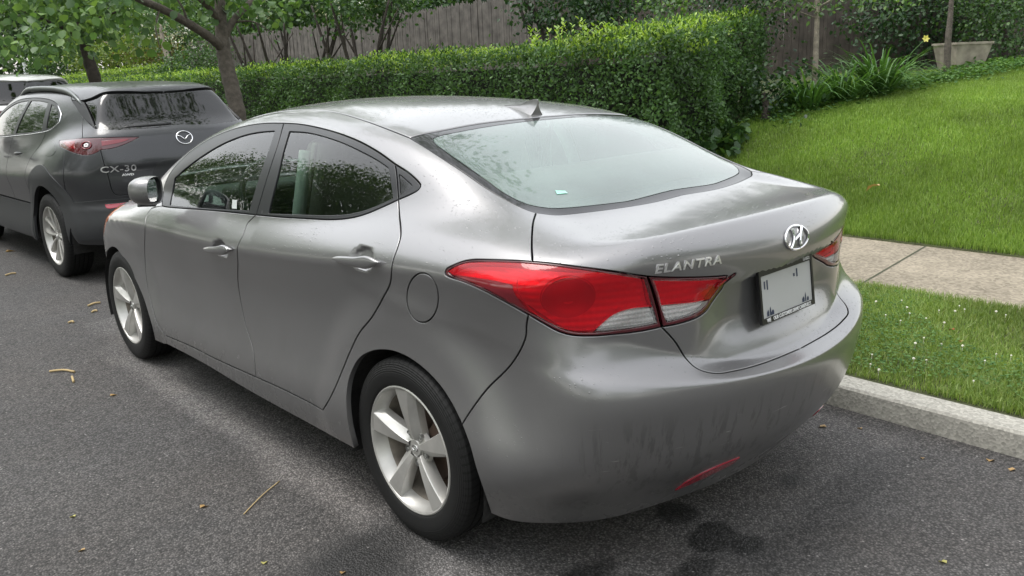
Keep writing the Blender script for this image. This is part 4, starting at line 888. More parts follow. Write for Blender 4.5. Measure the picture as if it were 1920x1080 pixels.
S_deck = Spl((-1.1, 1.02), (-.80, 1.073), (-.66, 1.0705), (-.55, 1.076), (-.44, 1.088), (-.2, 1.09), (1, 1.06), (2.5, 1.02), (2.9, .965), (3.2, .89), (3.45, .78), (3.7, .6))
S_rear = Spl((1.2, -.70), (1.10, -.775), (1.066, -.812), (1.035, -.848), (1.0, -.868), (.95, -.874), (.9, -.873), (.8, -.873), (.7, -.876), (.62, -.886), (.55, -.877), (.48, -.861), (.42, -.842), (.35, -.816), (.28, -.782), (.2, -.735), (.1, -.64))
S_front = Spl((.1, 3.40), (.25, 3.50), (.4, 3.54), (.55, 3.55), (.7, 3.51), (.8, 3.42), (.95, 3.2))
def sedan_f(P):
    x = np.abs(P[:, 0]); y = P[:, 1]; z = P[:, 2]
    zp = z-S_zc(y)
    s = x-(S_W(y)-S_sec(zp))
    # wheel arch flares
    for yw, am in ((0.0, .022), (2.70, .020)):
        r = np.hypot(y-yw, z-.31)
        w = sstep(.60, .40, r)*sstep(-.02, -.16, zp)
        s = s-am*w
    for yc, zc_, am in ((.165, .941, .026), (1.275, .832, .026)):
        rr = np.hypot((y-yc)/.082, (z-zc_-.0*(y-yc))/.043)
        s = s+am*sstep(1.0, .45, rr)
    # rear face
    zl = .638+.05*(x/.7)**2; wd = .026+.15*sstep(.12, 1.02, x)
    tt = np.clip((zl+wd-z)/wd, 0, 3); led = (.020+.052*sstep(.20, .46, z))*smin(tt**1.7, 1.0+0*tt, .22)
    rec = (.047*sstep(.931, .913, z+.10*x*x)*sstep(.66, .80, z)+.012*sstep(.934, .908, z+.10*x*x)*sstep(.655, .69, z))*sstep(.47, .19, x)
    yr = S_rear(z)+(.41-.09*sstep(.86, 1.05, z)-.05*sstep(.74, .64, z))*x*x+.05*x**4-led+rec
    q = (yr-y)
    yf = S_front(z)-.33*x*x-.35*x**4
    qf = y-yf
    b = smax(s+.035*sstep(-.2, -.80, y)*sstep(.50, .17, z), q, .17+.12*sstep(.48, .20, z)); b = smax(b, qf, .22)
    zt = S_deck(y)-.05*x*x-.12*x*x*sstep(2.0, 2.8, y)
    kk = .022+.13*sstep(.46, .74, x)
    kk = np.where(y > 1, .2, kk)
    b = smax(b, z-zt, kk)
    xg = S_belt(y)-.30*(z-1.0)-.62*np.clip(z-1.0, 0, None)**2
    zr = S_roof(y)-.115*x*x-.05*x**4*8*sstep(.3, .9, y)*.5
    g = smax(x-xg, z-zr, .14)
    g = smax(smax(g, -.72-y, .02), .90-z, .04)
    ku = .035+.17*sstep(.46, .72, x)*sstep(.5, -.1, y)
    f = smin(b, g, ku)
    f = smax(f, .14-z, .04)
    return f
def f_grad(f, P, e=.0015):
    g = np.empty_like(P)
    for i in range(3):
        d = np.zeros(3); d[i] = e
        g[:, i] = f(P+d)-f(P-d)
    return g/np.linalg.norm(g, axis=1)[:, None]
def shoot(f, O, D, t0, t1, n=60, nb=26):
    """first crossing from outside (f>0) to inside along O+tD, t0->t1"""
    O = np.broadcast_to(O, D.shape); N = len(D)
    lo = np.full(N, float(t0)); hi = np.full(N, np.nan); prev = lo.copy(); done = np.zeros(N, bool)
    for k in range(1, n+1):
        t = t0+(t1-t0)*k/n
        v = f(O+D*t)
        new = (~done) & (v <= 0); hi[new] = t; lo[new] = prev[new]; done |= new; prev[:] = t
        if done.all(): break
    ok = done; h = np.where(ok, hi, t1)
    for _ in range(nb):
        m = (lo+h)/2; v = f(O+D*m[:, None]); ins = v <= 0
        h = np.where(ins, m, h); lo = np.where(ins, lo, m)
    return O+D*((lo+h)/2)[:, None], ok
def pixray(px):
    px = np.asarray(px, float)
    return CF+CR*((px[:, 0:1]-960)/FPX)-CU*((px[:, 1:2]-CYP)/FPX)
def pix_hit(f, pts, t0=.8, t1=7.5, M=None):
    """pixels -> points on the surface (M: world->local matrix as (R,T) for a car at another place)"""
    D = pixray(pts); O = CC
    if M is not None: D = D@M[0].T; O = M[0]@(CC-M[1]); t0, t1 = M[2]
    return shoot(f, O, D, t0, t1, 260)
# ---------------------------------------------------------------- the sedan's panel lines
def ZM(x0, y0, s): return lambda *pts: [(x0+a/s, y0+b/s) for a, b in pts]
zA = ZM(300, 220, 3.84); zB = ZM(180, 400, 1.742); zC = ZM(820, 460, 1.928); zD = ZM(720, 160, 2.5946); zF = ZM(180, 460, 4.693); zL = ZM(820, 470, 6.0); zI = ZM(1080, 480, 6.353)
def rv(c): return list(reversed(c))
Q = {}
Q['GB'] = [(0, -.453, 1.09), (1221, 379.7), (1144, 392), (1067, 401), (1036, 402.5), (1005, 399)]
Q['GT'] = [(768.2, 258.3), (816, 246.7), (893, 232.5), (990, 221.7), (0, .207, 1.34)]
Q['GL'] = [(768.2, 258.3), (797, 275.6), (836, 300.7), (874, 325.7), (912.7, 352.7), (959, 380), (982, 391), (1005, 399)]
Q['LS'] = [(1005, 399), (1000, 415), (998, 430), (997, 460), (998.3, 490.3)]
Q['LT1'] = zL((85, 235), (100, 205), (200, 155), (300, 118), (400, 102), (600, 103), (900, 112), (1070, 122))
Q['LT2'] = [(998.3, 490.3), (1030, 493), (1080, 499.7), (1143, 508.3), (1213.8, 518.6), (1253, 520.6), (1300, 520.6), (1347.6, 518.6), (1364, 517)]
Q['LI'] = [(1364, 517), (1357, 536.7), (1346, 552.4), (1335, 568), (1325.5, 582.3), (1308, 595), (1276.8, 606), (1240.5, 613.5)]
Q['LO1'] = [(1240.5, 613.5), (1206, 620.9), (1158.7, 627), (1111.5, 630.3), (1070, 628.3), (1045, 620.8), (1020, 607.5), (990.8, 590.8)]
Q['LO2'] = [(990.8, 590.8), (970, 579), (936.7, 560.8), (903, 543), (870, 528.3), (845, 520), (835, 515), (834.2, 509)]
Q['LD'] = [(1213.8, 518.6), (1223, 545), (1231, 573), (1240.5, 613.5)]
Q['BS'] = [(990.8, 590.8), (987.5, 608), (985.9, 631), (975.6, 657), (954.9, 688), (913.4, 729.7), (882.2, 771), (866, 796)]
Q['AR1'] = [(866, 796), (880, 834), (891.8, 876.5), (909, 928), (920.5, 962.6)]
Q['AR2'] = [(866, 796)]+zB((1160, 620), (1120, 560), (1060, 500), (1000, 462), (950, 448), (900, 452), (860, 475), (830, 530), (818, 600), (825, 690), (845, 770))
Q['RB'] = [(665, 842)]+zB((700, 690), (500, 580), (350, 490))+[(312, 645)]
Q['SL'] = zB((228, 400), (300, 430), (400, 480), (522, 535), (600, 570), (700, 620), (740, 643))
Q['SL1'] = zB((228, 400), (300, 430), (400, 480), (522, 535)); Q['SL2'] = zB((522, 535), (600, 570), (700, 620), (740, 643))
Q['RD'] = zB((740, 643), (760, 610), (780, 570), (805, 510), (830, 450), (860, 390), (900, 340), (940, 270), (960, 230), (968, 160), (985, 110), (995, 70), (990, 0))+[(746.6, 374.2)]
Q['DR'] = zA((1715, 592), (1800, 555), (1860, 520), (1876, 490), (1860, 465), (1790, 400), (1690, 335))
Q['DT2'] = zA((1690, 335), (1580, 255), (1450, 180), (1300, 118), (1150, 75), (1010, 48), (890, 40))
Q['DT1'] = zA((890, 40), (750, 42), (620, 60), (480, 100), (330, 170), (200, 262), (125, 335), (70, 405))+[(308, 350), (303, 386)]
Q['FR'] = zA((1690, 335), (1700, 400), (1715, 592))
Q['DB2'] = zA((1715, 592), (1600, 645), (1480, 695), (1380, 722), (1250, 735), (1050, 728), (900, 720), (690, 702))
Q['DB1'] = zA((690, 702), (500, 682), (300, 664), (50, 645))+[(303, 386)]
Q['BP'] = zA((890, 40), (840, 215), (770, 430), (690, 702))
Q['DS'] = zA((690, 702), (655, 735), (628, 765))+zB((480, 70), (462, 110), (463, 160), (463, 220), (475, 300), (490, 370), (512, 440), (522, 535))
Q['FS'] = [(283.7, 390.7), (275, 403.6), (271.4, 439)]+zB((160, 160), (168, 240), (185, 310), (205, 370), (228, 400))
Q['DF'] = [(303, 386), (292, 388), (283.7, 390.7)]
Q['WE'] = [(-.690, 2.46, 1.03), (-.655, 2.25, 1.12), (-.615, 2.05, 1.20), (-.575, 1.87, 1.28), (-.545, 1.70, 1.34), (562, 206)]
Q['RT'] = [(562, 206), (601, 206.5), (634, 211.5), (682, 225.5), (731, 243.5), (768.2, 258.3)]
Q['FA'] = zF((90, 60), (110, 35), (140, 15), (175, 25), (220, 80), (270, 150), (320, 250), (370, 350), (420, 470), (460, 600), (500, 740), (520, 830))
Q['rg'] = [zA((930, 100), (1050, 108), (1150, 130), (1300, 180), (1450, 250), (1560, 310), (1640, 365)), zA((1640, 365), (1652, 450), (1672, 580)), zA((1672, 580), (1560, 630), (1450, 670), (1350, 692), (1200, 700), (1000, 695), (780, 688)), zA((780, 688), (800, 600), (850, 400), (890, 230), (930, 100))]
Q['fg'] = [zA((103, 440), (180, 370), (300, 280), (450, 190), (600, 130), (720, 105), (822, 97)), zA((822, 97), (780, 230), (720, 400), (670, 560), (640, 668)), zA((640, 668), (400, 655), (200, 640), (70, 628)), zA((70, 628), (85, 540), (103, 440))]
Q['qg'] = [zA((1722, 412), (1812, 492)), zA((1812, 492), (1730, 555)), zA((1730, 555), (1726, 480), (1722, 412))]
Q['bg'] = [[(0, -.412, 1.09), (1182.5, 374.7), (1144, 380), (1066.9, 388), (1028, 388.5), (989.8, 381.6), (951, 364), (912.7, 337.3), (874, 310), (835.6, 283.3), (814, 266), (812, 259), (820, 255), (874, 243.5), (951, 231), (0, .175, 1.34)]]
import math as _m
Q['fuel'] = [[(792+29.3*_m.cos(a), 558.5+46*_m.sin(a)) for a in np.linspace(0, 2*_m.pi, 17)]]
DSIDE = Dom((.5, .6, .25), (-1, 0, .05)); DPL = Dom((0, 0, 0), (-1, 0, 0), True); DTOP = Dom((0, 0, 0), (0, 0, 1), True)
DLID = Dom((0, -.35, .6), (-.35, -.65, .65)); DBUM = Dom((0, -.2, .45), (-.55, -.83, 0)); DLAMP = Dom((0, 0, .85), (-.75, -.65, 0)); DFR = Dom((0, 2.8, .5), (-.75, .65, .1))
def crease_pts(fn):
    out = []
    for x in np.linspace(0.004, .80, 41):
        z = fn(x); p, ok = shoot(sedan_f, np.array([[-x, -1.4, z]]), np.array([[0, 1., 0]]), 0, 1.4, 80); out.append(p[0])
    return out
def build_sedan_body(root, P):
    FEAT = [crease_pts(lambda x, q=q: .638+.05*(x/.7)**2+(.026+.15*float(sstep(.12, 1.02, x)))*(1-q)) for q in (1.35, 1.12, 1.02, .94, .86, .74, .58, .38)]
    f = sedan_f
    pp = MATS['paint']; T = MATS['trim']
    # side body incl. pillars, rocker, rear quarter
    patch('quarter_panel', f, DSIDE, [Q['RD'], Q['DR'], Q['DT2'], Q['DT1'], [(303, 386), (-.735, 2.42, .97), (-.690, 2.46, 1.03)], Q['WE'], Q['RT'], Q['GL'], Q['LS'], rv(Q['LT1']), rv(Q['LO2']), Q['BS'], Q['AR2'], Q['RB'], [(312, 645), zB((228, 400))[0]], Q['SL']],
          pp, root, holes=[Q['fuel']], h=.013, gap=.0029, depth=.02)
    patch('fuel_door', f, DSIDE, Q['fuel'], pp, root, h=.01, gap=.0016)
    patch('roof', f, DTOP, [Q['GT'], [(0, .207, 1.3), (0, 1.0, 1.3), (0, 1.83, 1.3)], [(0, 1.83, 1.36), (-.25, 1.815, 1.36), (-.42, 1.775, 1.35), (-.50, 1.74, 1.34)], [(-.50, 1.74, 1.34), (562, 206)], Q['RT']], pp, root, 'merge', h=.02, gap=.004, bev=.003)
    patch('trunk_lid', f, DLID, [Q['GB'], Q['LS'], Q['LT2'], Q['LI'], [(1240.5, 613.5)]+zC((860, 350), (900, 410), (940, 445), (1000, 462), (1080, 452), (1180, 425))+[(0, -.903, .651)], [(0, -.903, .651), (0, -.87, .9), (0, -.81, 1.06), (0, -.6, 1.08), (0, -.453, 1.09)]], pp, root, 'merge', h=.008, gap=.0028)
    patch('rear_bumper', f, DBUM, [[(0, -.903, .651)]+rv(zC((860, 350), (900, 410), (940, 445), (1000, 462), (1080, 452), (1180, 425)))+[(1240.5, 613.5)], Q['LO1'], Q['BS'], Q['AR1'], [(920.5, 962.6), (-.83, -.44, .195), (-.77, -.54, .182), (-.68, -.62, .176), (-.58, -.67, .182), (-.42, -.72, .204), (-.2, -.75, .222), (0, -.765, .235)], [(0, -.765, .235), (0, -.85, .35), (0, -.95, .5), (0, -.95, .62), (0, -.903, .651)]], pp, root, 'merge', h=.0072, gap=.002, depth=.03, feat=FEAT)
    fd = patch('front_door', f, DPL, [Q['DB1'], Q['DF'], Q['FS'], Q['SL1'], rv(Q['DS'])], pp, root, h=.013, gap=.0029)
    rd = patch('rear_door', f, DPL, [Q['DB2'], Q['DS'], Q['SL2'], Q['RD']], pp, root, h=.013, gap=.0029)
    for k, (dr, out, gl) in enumerate(((fd, [Q['DT1'], rv(Q['DB1']), rv(Q['BP'])], 'fg'), (rd, [Q['DT2'], Q['BP'], rv(Q['DB2']), rv(Q['FR'])], 'rg'))):
        fr_ = build_patch(f, DPL, out, holes=[Q[gl]], h=.014, gap=.0025, depth=.01, off=-.001)
        g_ = build_patch(f, DPL, Q[gl], h=.03, gap=-.002, depth=0, off=-.006)
        for o_, s_ in zip(dr, (1, -1)):
            mir = np.array([s_, 1, 1.])
            for nm, (V, F, N), mt in (('window_frame', fr_, T), ('window_glass', g_, MATS['glass_side'])):
                new_mesh(nm, V*mir, [t if s_ > 0 else t[::-1] for t in F], mt, o_, normals=N*mir)
    qt = patch('quarter_window', f, DPL, [Q['DR'], Q['FR']], T, root, holes=[Q['qg']], gap=.0025, off=-.001)
    patch('quarter_glass', f, DPL, Q['qg'], MATS['frit'], root, gap=-.002, off=-.004, depth=0)
    patch('rear_window', f, DTOP, [rv(Q['bg'][0]), [(0, -.412, 1.09), (0, -.1, 1.2), (0, .175, 1.34)]], MATS['glass_rear'], root, 'merge', h=.02, gap=0, off=-.003, depth=0)
    patch('rear_window_border', f, DTOP, [Q['GT'], [(0, .207, 1.34), (0, .175, 1.3)], rv(Q['bg'][0]), [(0, -.412, 1.09), (0, -.453, 1.09)], Q['GB'], rv(Q['GL'])], MATS['frit'], root, 'merge', h=.02, gap=.001, off=-.0025, depth=.004)
    # front end
    fender = [(283.7, 390.7), (292, 388), (303, 386), (-.735, 2.42, .97)]
    patch('front_fender', f, DFR, [[zB((228, 400))[0], (312, 645), (290.8, 638)], rv(Q['FA'])[0:], [zF((90, 60))[0], (-.845, 3.12, .57), (-.83, 3.2, .66)], [(-.83, 3.2, .66), (-.80, 3.05, .76), (-.76, 2.9, .86)], [(-.76, 2.9, .86), (-.735, 2.65, .93), (-.735, 2.42, .97)], rv(fender), Q['FS']], pp, root, h=.013)
def lens_mat(name, col, ior=1.5, ribs=None):
    m, n, l, p, o = nt(name); n.remove(p)
    tr = n.new('ShaderNodeBsdfTransparent'); tr.inputs[0].default_value = (*col, 1)
    gl = n.new('ShaderNodeBsdfGlossy'); gl.inputs['Roughness'].default_value = .03
    df = n.new('ShaderNodeBsdfDiffuse'); df.inputs[0].default_value = (.95, .02, .04, 1) if col[1] < .5 else (.75, .75, .75, 1)
    m1 = n.new('ShaderNodeMixShader'); m1.inputs[0].default_value = .27 if col[1] < .5 else .28; l.new(tr.outputs[0], m1.inputs[1]); l.new(df.outputs[0], m1.inputs[2])
    fr = n.new('ShaderNodeFresnel'); fr.inputs[0].default_value = ior
    tc = n.new('ShaderNodeTexCoord'); b, h = drops_bump(n, l, tc.outputs['Object'], 170, .42, .001, 6); l.new(b.outputs[0], gl.inputs['Normal'])
    mx = n.new('ShaderNodeMixShader'); l.new(fr.outputs[0], mx.inputs[0]); l.new(m1.outputs[0], mx.inputs[1]); l.new(gl.outputs[0], mx.inputs[2])
    l.new(mx.outputs[0], o.inputs[0]); return m
def ribbed(name, col, scale, rough=.25, metal=.6, axis='Z', dist=.004):
    m, n, l, p, o = nt(name)
    p.inputs['Base Color'].default_value = (*col, 1); p.inputs['Roughness'].default_value = rough; p.inputs['Metallic'].default_value = metal
    tc = n.new('ShaderNodeTexCoord'); w = n.new('ShaderNodeTexWave'); w.bands_direction = axis; w.inputs['Scale'].default_value = scale; w.inputs['Distortion'].default_value = .2
    l.new(tc.outputs['Object'], w.inputs['Vector']); w2 = n.new('ShaderNodeTexWave'); w2.bands_direction = 'X'; w2.inputs['Scale'].default_value = scale*1.3
    l.new(tc.outputs['Object'], w2.inputs['Vector']); ad = n.new('ShaderNodeMath'); ad.operation = 'MULTIPLY_ADD'; l.new(w2.outputs[1], ad.inputs[0]); ad.inputs[1].default_value = .5; l.new(w.outputs[1], ad.inputs[2])
    b = n.new('ShaderNodeBump'); b.inputs['Distance'].default_value = dist; b.inputs['Strength'].default_value = 1; l.new(ad.outputs[0], b.inputs['Height']); l.new(b.outputs[0], p.inputs['Normal'])
    return m
def tyre_mat():
    m, n, l, p, o = nt('tyre_rubber'); p.inputs['Base Color'].default_value = (.009, .009, .0095, 1); p.inputs['Roughness'].default_value = .66; p.inputs['Specular IOR Level'].default_value = .3
    tc = n.new('ShaderNodeTexCoord'); s = n.new('ShaderNodeSeparateXYZ'); l.new(tc.outputs['Object'], s.inputs[0])
    def M_(op, a, b=None):
        k = n.new('ShaderNodeMath'); k.operation = op
        for i, q in enumerate((a, b)):
            if q is None: continue
            if isinstance(q, (int, float)): k.inputs[i].default_value = q
            else: l.new(q, k.inputs[i])
        return k.outputs[0]
    an = M_('ARCTAN2', s.outputs[2], s.outputs[1]); r_ = M_('SQRT', M_('ADD', M_('MULTIPLY', s.outputs[1], s.outputs[1]), M_('MULTIPLY', s.outputs[2], s.outputs[2])))
    lug = M_('GREATER_THAN', M_('SINE', M_('ADD', M_('MULTIPLY', an, 72.0), M_('MULTIPLY', s.outputs[0], 60.0))), .55); mask = M_('GREATER_THAN', r_, .287)
    rings = M_('MULTIPLY', M_('SINE', M_('MULTIPLY', r_, 900.0)), M_('MULTIPLY', M_('GREATER_THAN', r_, .268), .12))
    h = M_('ADD', M_('MULTIPLY', M_('MULTIPLY', lug, mask), -1.0), rings)
    b = n.new('ShaderNodeBump'); b.inputs['Distance'].default_value = .004; b.inputs['Strength'].default_value = 1; l.new(h, b.inputs['Height']); l.new(b.outputs[0], p.inputs['Normal'])
    mm = n.new('ShaderNodeMath'); mm.operation = 'MULTIPLY_ADD'; l.new(M_('MULTIPLY', lug, mask), mm.inputs[0]); mm.inputs[1].default_value = -.006; mm.inputs[2].default_value = .0095
    cc = n.new('ShaderNodeCombineColor'); [l.new(mm.outputs[0], cc.inputs[i]) for i in range(3)]; l.new(cc.outputs[0], p.inputs['Base Color'])
    return m
MATS['lens_red'] = lens_mat('red_lamp_lens', (1.0, .05, .075)); MATS['lens_clear'] = lens_mat('clear_lamp_lens', (.93, .93, .93))
MATS['lens_border'] = simple('burgundy_lamp_border', (.075, .004, .010), .08, coat=1)
MATS['lens_shade'] = simple('shaded_red_lens', (.17, .006, .014), .12, coat=1); MATS['bowl_red'] = ribbed('lamp_reflector', (.85, .82, .82), 16, .35, .25, dist=.002)
MATS['bowl_smooth'] = simple('lamp_bowl', (.7, .68, .68), .22, metal=.7)
MATS['bowl_clear'] = ribbed('clear_lamp_reflector', (.95, .95, .95), 24, .25, .15, dist=.003)
MATS['ring_red'] = simple('lamp_ring', (.55, .45, .45), .3)
MATS['bowl_dark'] = simple('lamp_bowl_dark', (.55, .45, .45), .3, metal=.2)
MATS['reflector'] = simple('red_reflector', (.34, .010, .030), .12, coat=1)
MATS['amber'] = simple('amber_lamp', (.85, .25, .10), .15, coat=1)
MATS['mirror'] = simple('mirror_glass', (.85, .86, .87), .02, metal=1)
MATS['tyre'] = tyre_mat()

def make_wheel(root, style, rr, tr_, width, xo, yw, zc, side, nm='wheel'):
    """side -1: left of the car. rr rim radius, tr_ tyre radius; local x grows outward before mirroring"""
    w = empty('wheel'); w.parent = root; w.location = (side*xo, yw, zc)
    sx = side
    h = width/2
    def B(mb, name, mat, **k):
        mb.v = [(x*sx, y, z) for x, y, z in mb.v]; return mb.build(name, mat, w, **k)
    t = MB(); r0 = rr-.002
    prof = [(-h*.8, r0+.002), (-h*.97, r0+.02), (-h, (rr+tr_)/2), (-h*.93, tr_-.022), (-h*.8, tr_-.006)]
    n_g = 4
    tw = h*.78
    for g in range(n_g+1):
        a = -tw+2*tw*g/(n_g+1)+.004; b_ = -tw+2*tw*(g+1)/(n_g+1)-.004
        cr = lambda x: tr_-.004*(x/tw)**2
        prof += [(a, cr(a)), (b_, cr(b_))]
        if g < n_g: prof += [(b_+.001, cr(b_)-.008), (b_+.007, cr(b_)-.008)]
    prof += [(h*.8, tr_-.006), (h*.88, tr_-.013), (h*.93, tr_-.022), (h*.955, tr_-.030), (h*.975, tr_-.034), (h, (rr+tr_)/2+.004), (h*.995, (rr+tr_)/2-.012), (h*.97, r0+.019), (h*.95, r0+.012), (h*.92, r0+.008), (h*.88, r0+.005), (h*.80, r0+.004)]
    t.lathe_x(prof, 96, closed=True)
    # shoulder blocks
    nb = 0
    for i in range(nb):
        a = 2*math.pi*i/nb
        for s_ in (-1, 1):
            r_ = tr_-.0125; c = (s_*h*.875, r_*math.cos(a), r_*math.sin(a))
            t.box(c, (.020, .0185, .009), rx=a+math.pi/2)
    B(t, 'tyre', MATS['tyre'], auto=32)
    rim = MB(); f = h*.90   # face of the rim lip
    rim.lathe_x([(f-.006, rr+.005), (f+.002, rr+.005), (f+.0045, rr+.001), (f+.002, rr-.005), (f-.012, rr-.009), (f-.02, rr-.015), (f-.045, rr-.024)], 96)
    brl = MB(); brl.lathe_x([(f-.045, rr-.024), (f-.07, rr-.033), (-h*.8, rr-.037), (-h*.85, rr+.003)], 64); B(brl, 'rim_barrel', MATS['barrel'], auto=30)
    rim.lathe_x([(-.01, .0), (-.01, .07), (-.03, .075)], 32)
    if style == 'five':
        for k in range(5):
            A = R(86+72*k)
            def P(r, off, x):
                q_ = A+off/r; return (x, r*math.cos(q_), r*math.sin(q_))
            rings = []
            for t_ in np.linspace(0, 1, 11):
                r = .034+(rr-.004-.034)*t_
                hw = .0105+.0335*t_**1.2
                ridge = -hw*.15+(hw*.55)*t_
                face = f-.024+.023*t_**.7+.003*math.sin(t_*3.1)
                bev = .010+.020*(1-t_)
                # cross-section: left foot, left edge, face centre, right edge (ridge), bevel foot
                rings.append([P(r, -hw, face-.045), P(r, -hw, face-.004), P(r, -hw+.002, face), P(r, hw*.62, face+.0025), P(r, hw*.68, face+.001), P(r, hw*.75+bev, face-.020), P(r, hw*.75+bev+.003, face-.045)])
            rim.loft(rings, closed=False, cap=False)
        # hub disc with bolt holes, cap
        rim.lathe_x([(f-.052, .066), (f-.036, .060), (f-.031, .050), (f-.030, .034), (f-.033, .031)], 48)
    else:
        for k in range(10):
            A = R(90+72*(k//2)+(15 if k % 2 else -13))
            def P(r, off, x): return (x, r*math.cos(A)-off*math.sin(A), r*math.sin(A)+off*math.cos(A))
            rings = []
            for t_ in np.linspace(0, 1, 9):
                r = .03+(rr-.04)*t_; hw = .009+.014*t_**1.4; face = f-.034+.024*t_**.8; sk = (.012 if k % 2 else -.012)*math.sin(t_*3.14)
                rings.append([P(r, sk-hw, face-.035), P(r, sk-hw, face-.003), P(r, sk-hw*.2, face+.003), P(r, sk+hw, face-.003), P(r, sk+hw, face-.035)])
            rim.loft(rings, closed=False, cap=False)
        rim.lathe_x([(f-.052, .058), (f-.034, .052), (f-.031, .034)], 48)
    ro = B(rim, 'rim', MATS['alloy'], auto=28)
    cap = MB(); cap.lathe_x([(f-.040, .031), (f-.029, .0305), (f-.026, .027), (f-.0255, .0)], 32)
    cap.v = [(x*sx, y, z) for x, y, z in cap.v]; co = cap.build('hub_cap', MATS['alloy'], ro, auto=30)
    # lug nuts in dark wells
    for k in range(5):
        a = R(86+36+72*k) if style == 'five' else R(54+72*k); rad = .052
        lu = MB(); lu.lathe_x([(f-.036, .0135), (f-.0285, .0130), (f-.0285, .0112), (f-.040, .0108)], 16, c=(0, rad*math.cos(a), rad*math.sin(a)))
        lu.lathe_x([(f-.045, .008), (f-.029, .0075), (f-.027, .004), (f-.027, 0)], 6, c=(0, rad*math.cos(a), rad*math.sin(a)))
        lu.v = [(x*sx, y, z) for x, y, z in lu.v]; lu.build('lug_nut', MATS['alloy_lug'], ro)
    # emblem on the cap
    em = MB(); pts = [(f-.0245, .015*math.cos(a), .010*math.sin(a)) for a in np.linspace(0, 2*math.pi, 21)]
    em.tube(pts, .0016, 6, cap=False)
    for s_ in (-1, 1): em.tube([(f-.0245, s_*.005-.002, -.008), (f-.0245, s_*.005+.002, .008)], .0013, 5)
    em.tube([(f-.0245, -.005, -.002), (f-.0245, .005, .002)], .0013, 5)
    em.v = [(x*sx, y, z) for x, y, z in em.v]; em.build('wheel_emblem', MATS['chrome'], ro)
    d = MB(); d.lathe_x([(f-.085, .0), (f-.085, .13), (f-.095, .135), (f-.105, .13), (f-.105, .0)], 48)
    d.box((f-.085, -.085, .075), (.05, .07, .11), rx=.7, bev=.01)
    d.lathe_x([(f-.13, 0), (f-.13, rr-.04)], 32)
    B(d, 'brake_disc', MATS['disc'], auto=35)
    return w
MATS['alloy_lug'] = simple('lug_metal', (.35, .35, .34), .35, metal=.8)
def rear_place(f, cx, cz, tilt, y0=-1.3):
    """maps lettering coordinates to the rear face of a car: u to the car's right, v up, w proud of the surface"""
    cache = {}
    def pl(u, v, w):
        x = cx+u*math.cos(tilt)-v*math.sin(tilt); z = cz+u*math.sin(tilt)+v*math.cos(tilt)
        p, ok = shoot(f, np.array([[x, y0, z]]), np.array([[0, 1., 0]]), 0, 1.2, 40, 22)
        if 'n' not in cache: cache['n'] = f_grad(f, shoot(f, np.array([[cx, y0, cz]]), np.array([[0, 1., 0]]), 0, 1.2, 40, 22)[0])[0]
        n = cache['n']
        return Vector(p[0]+n*w)
    return pl
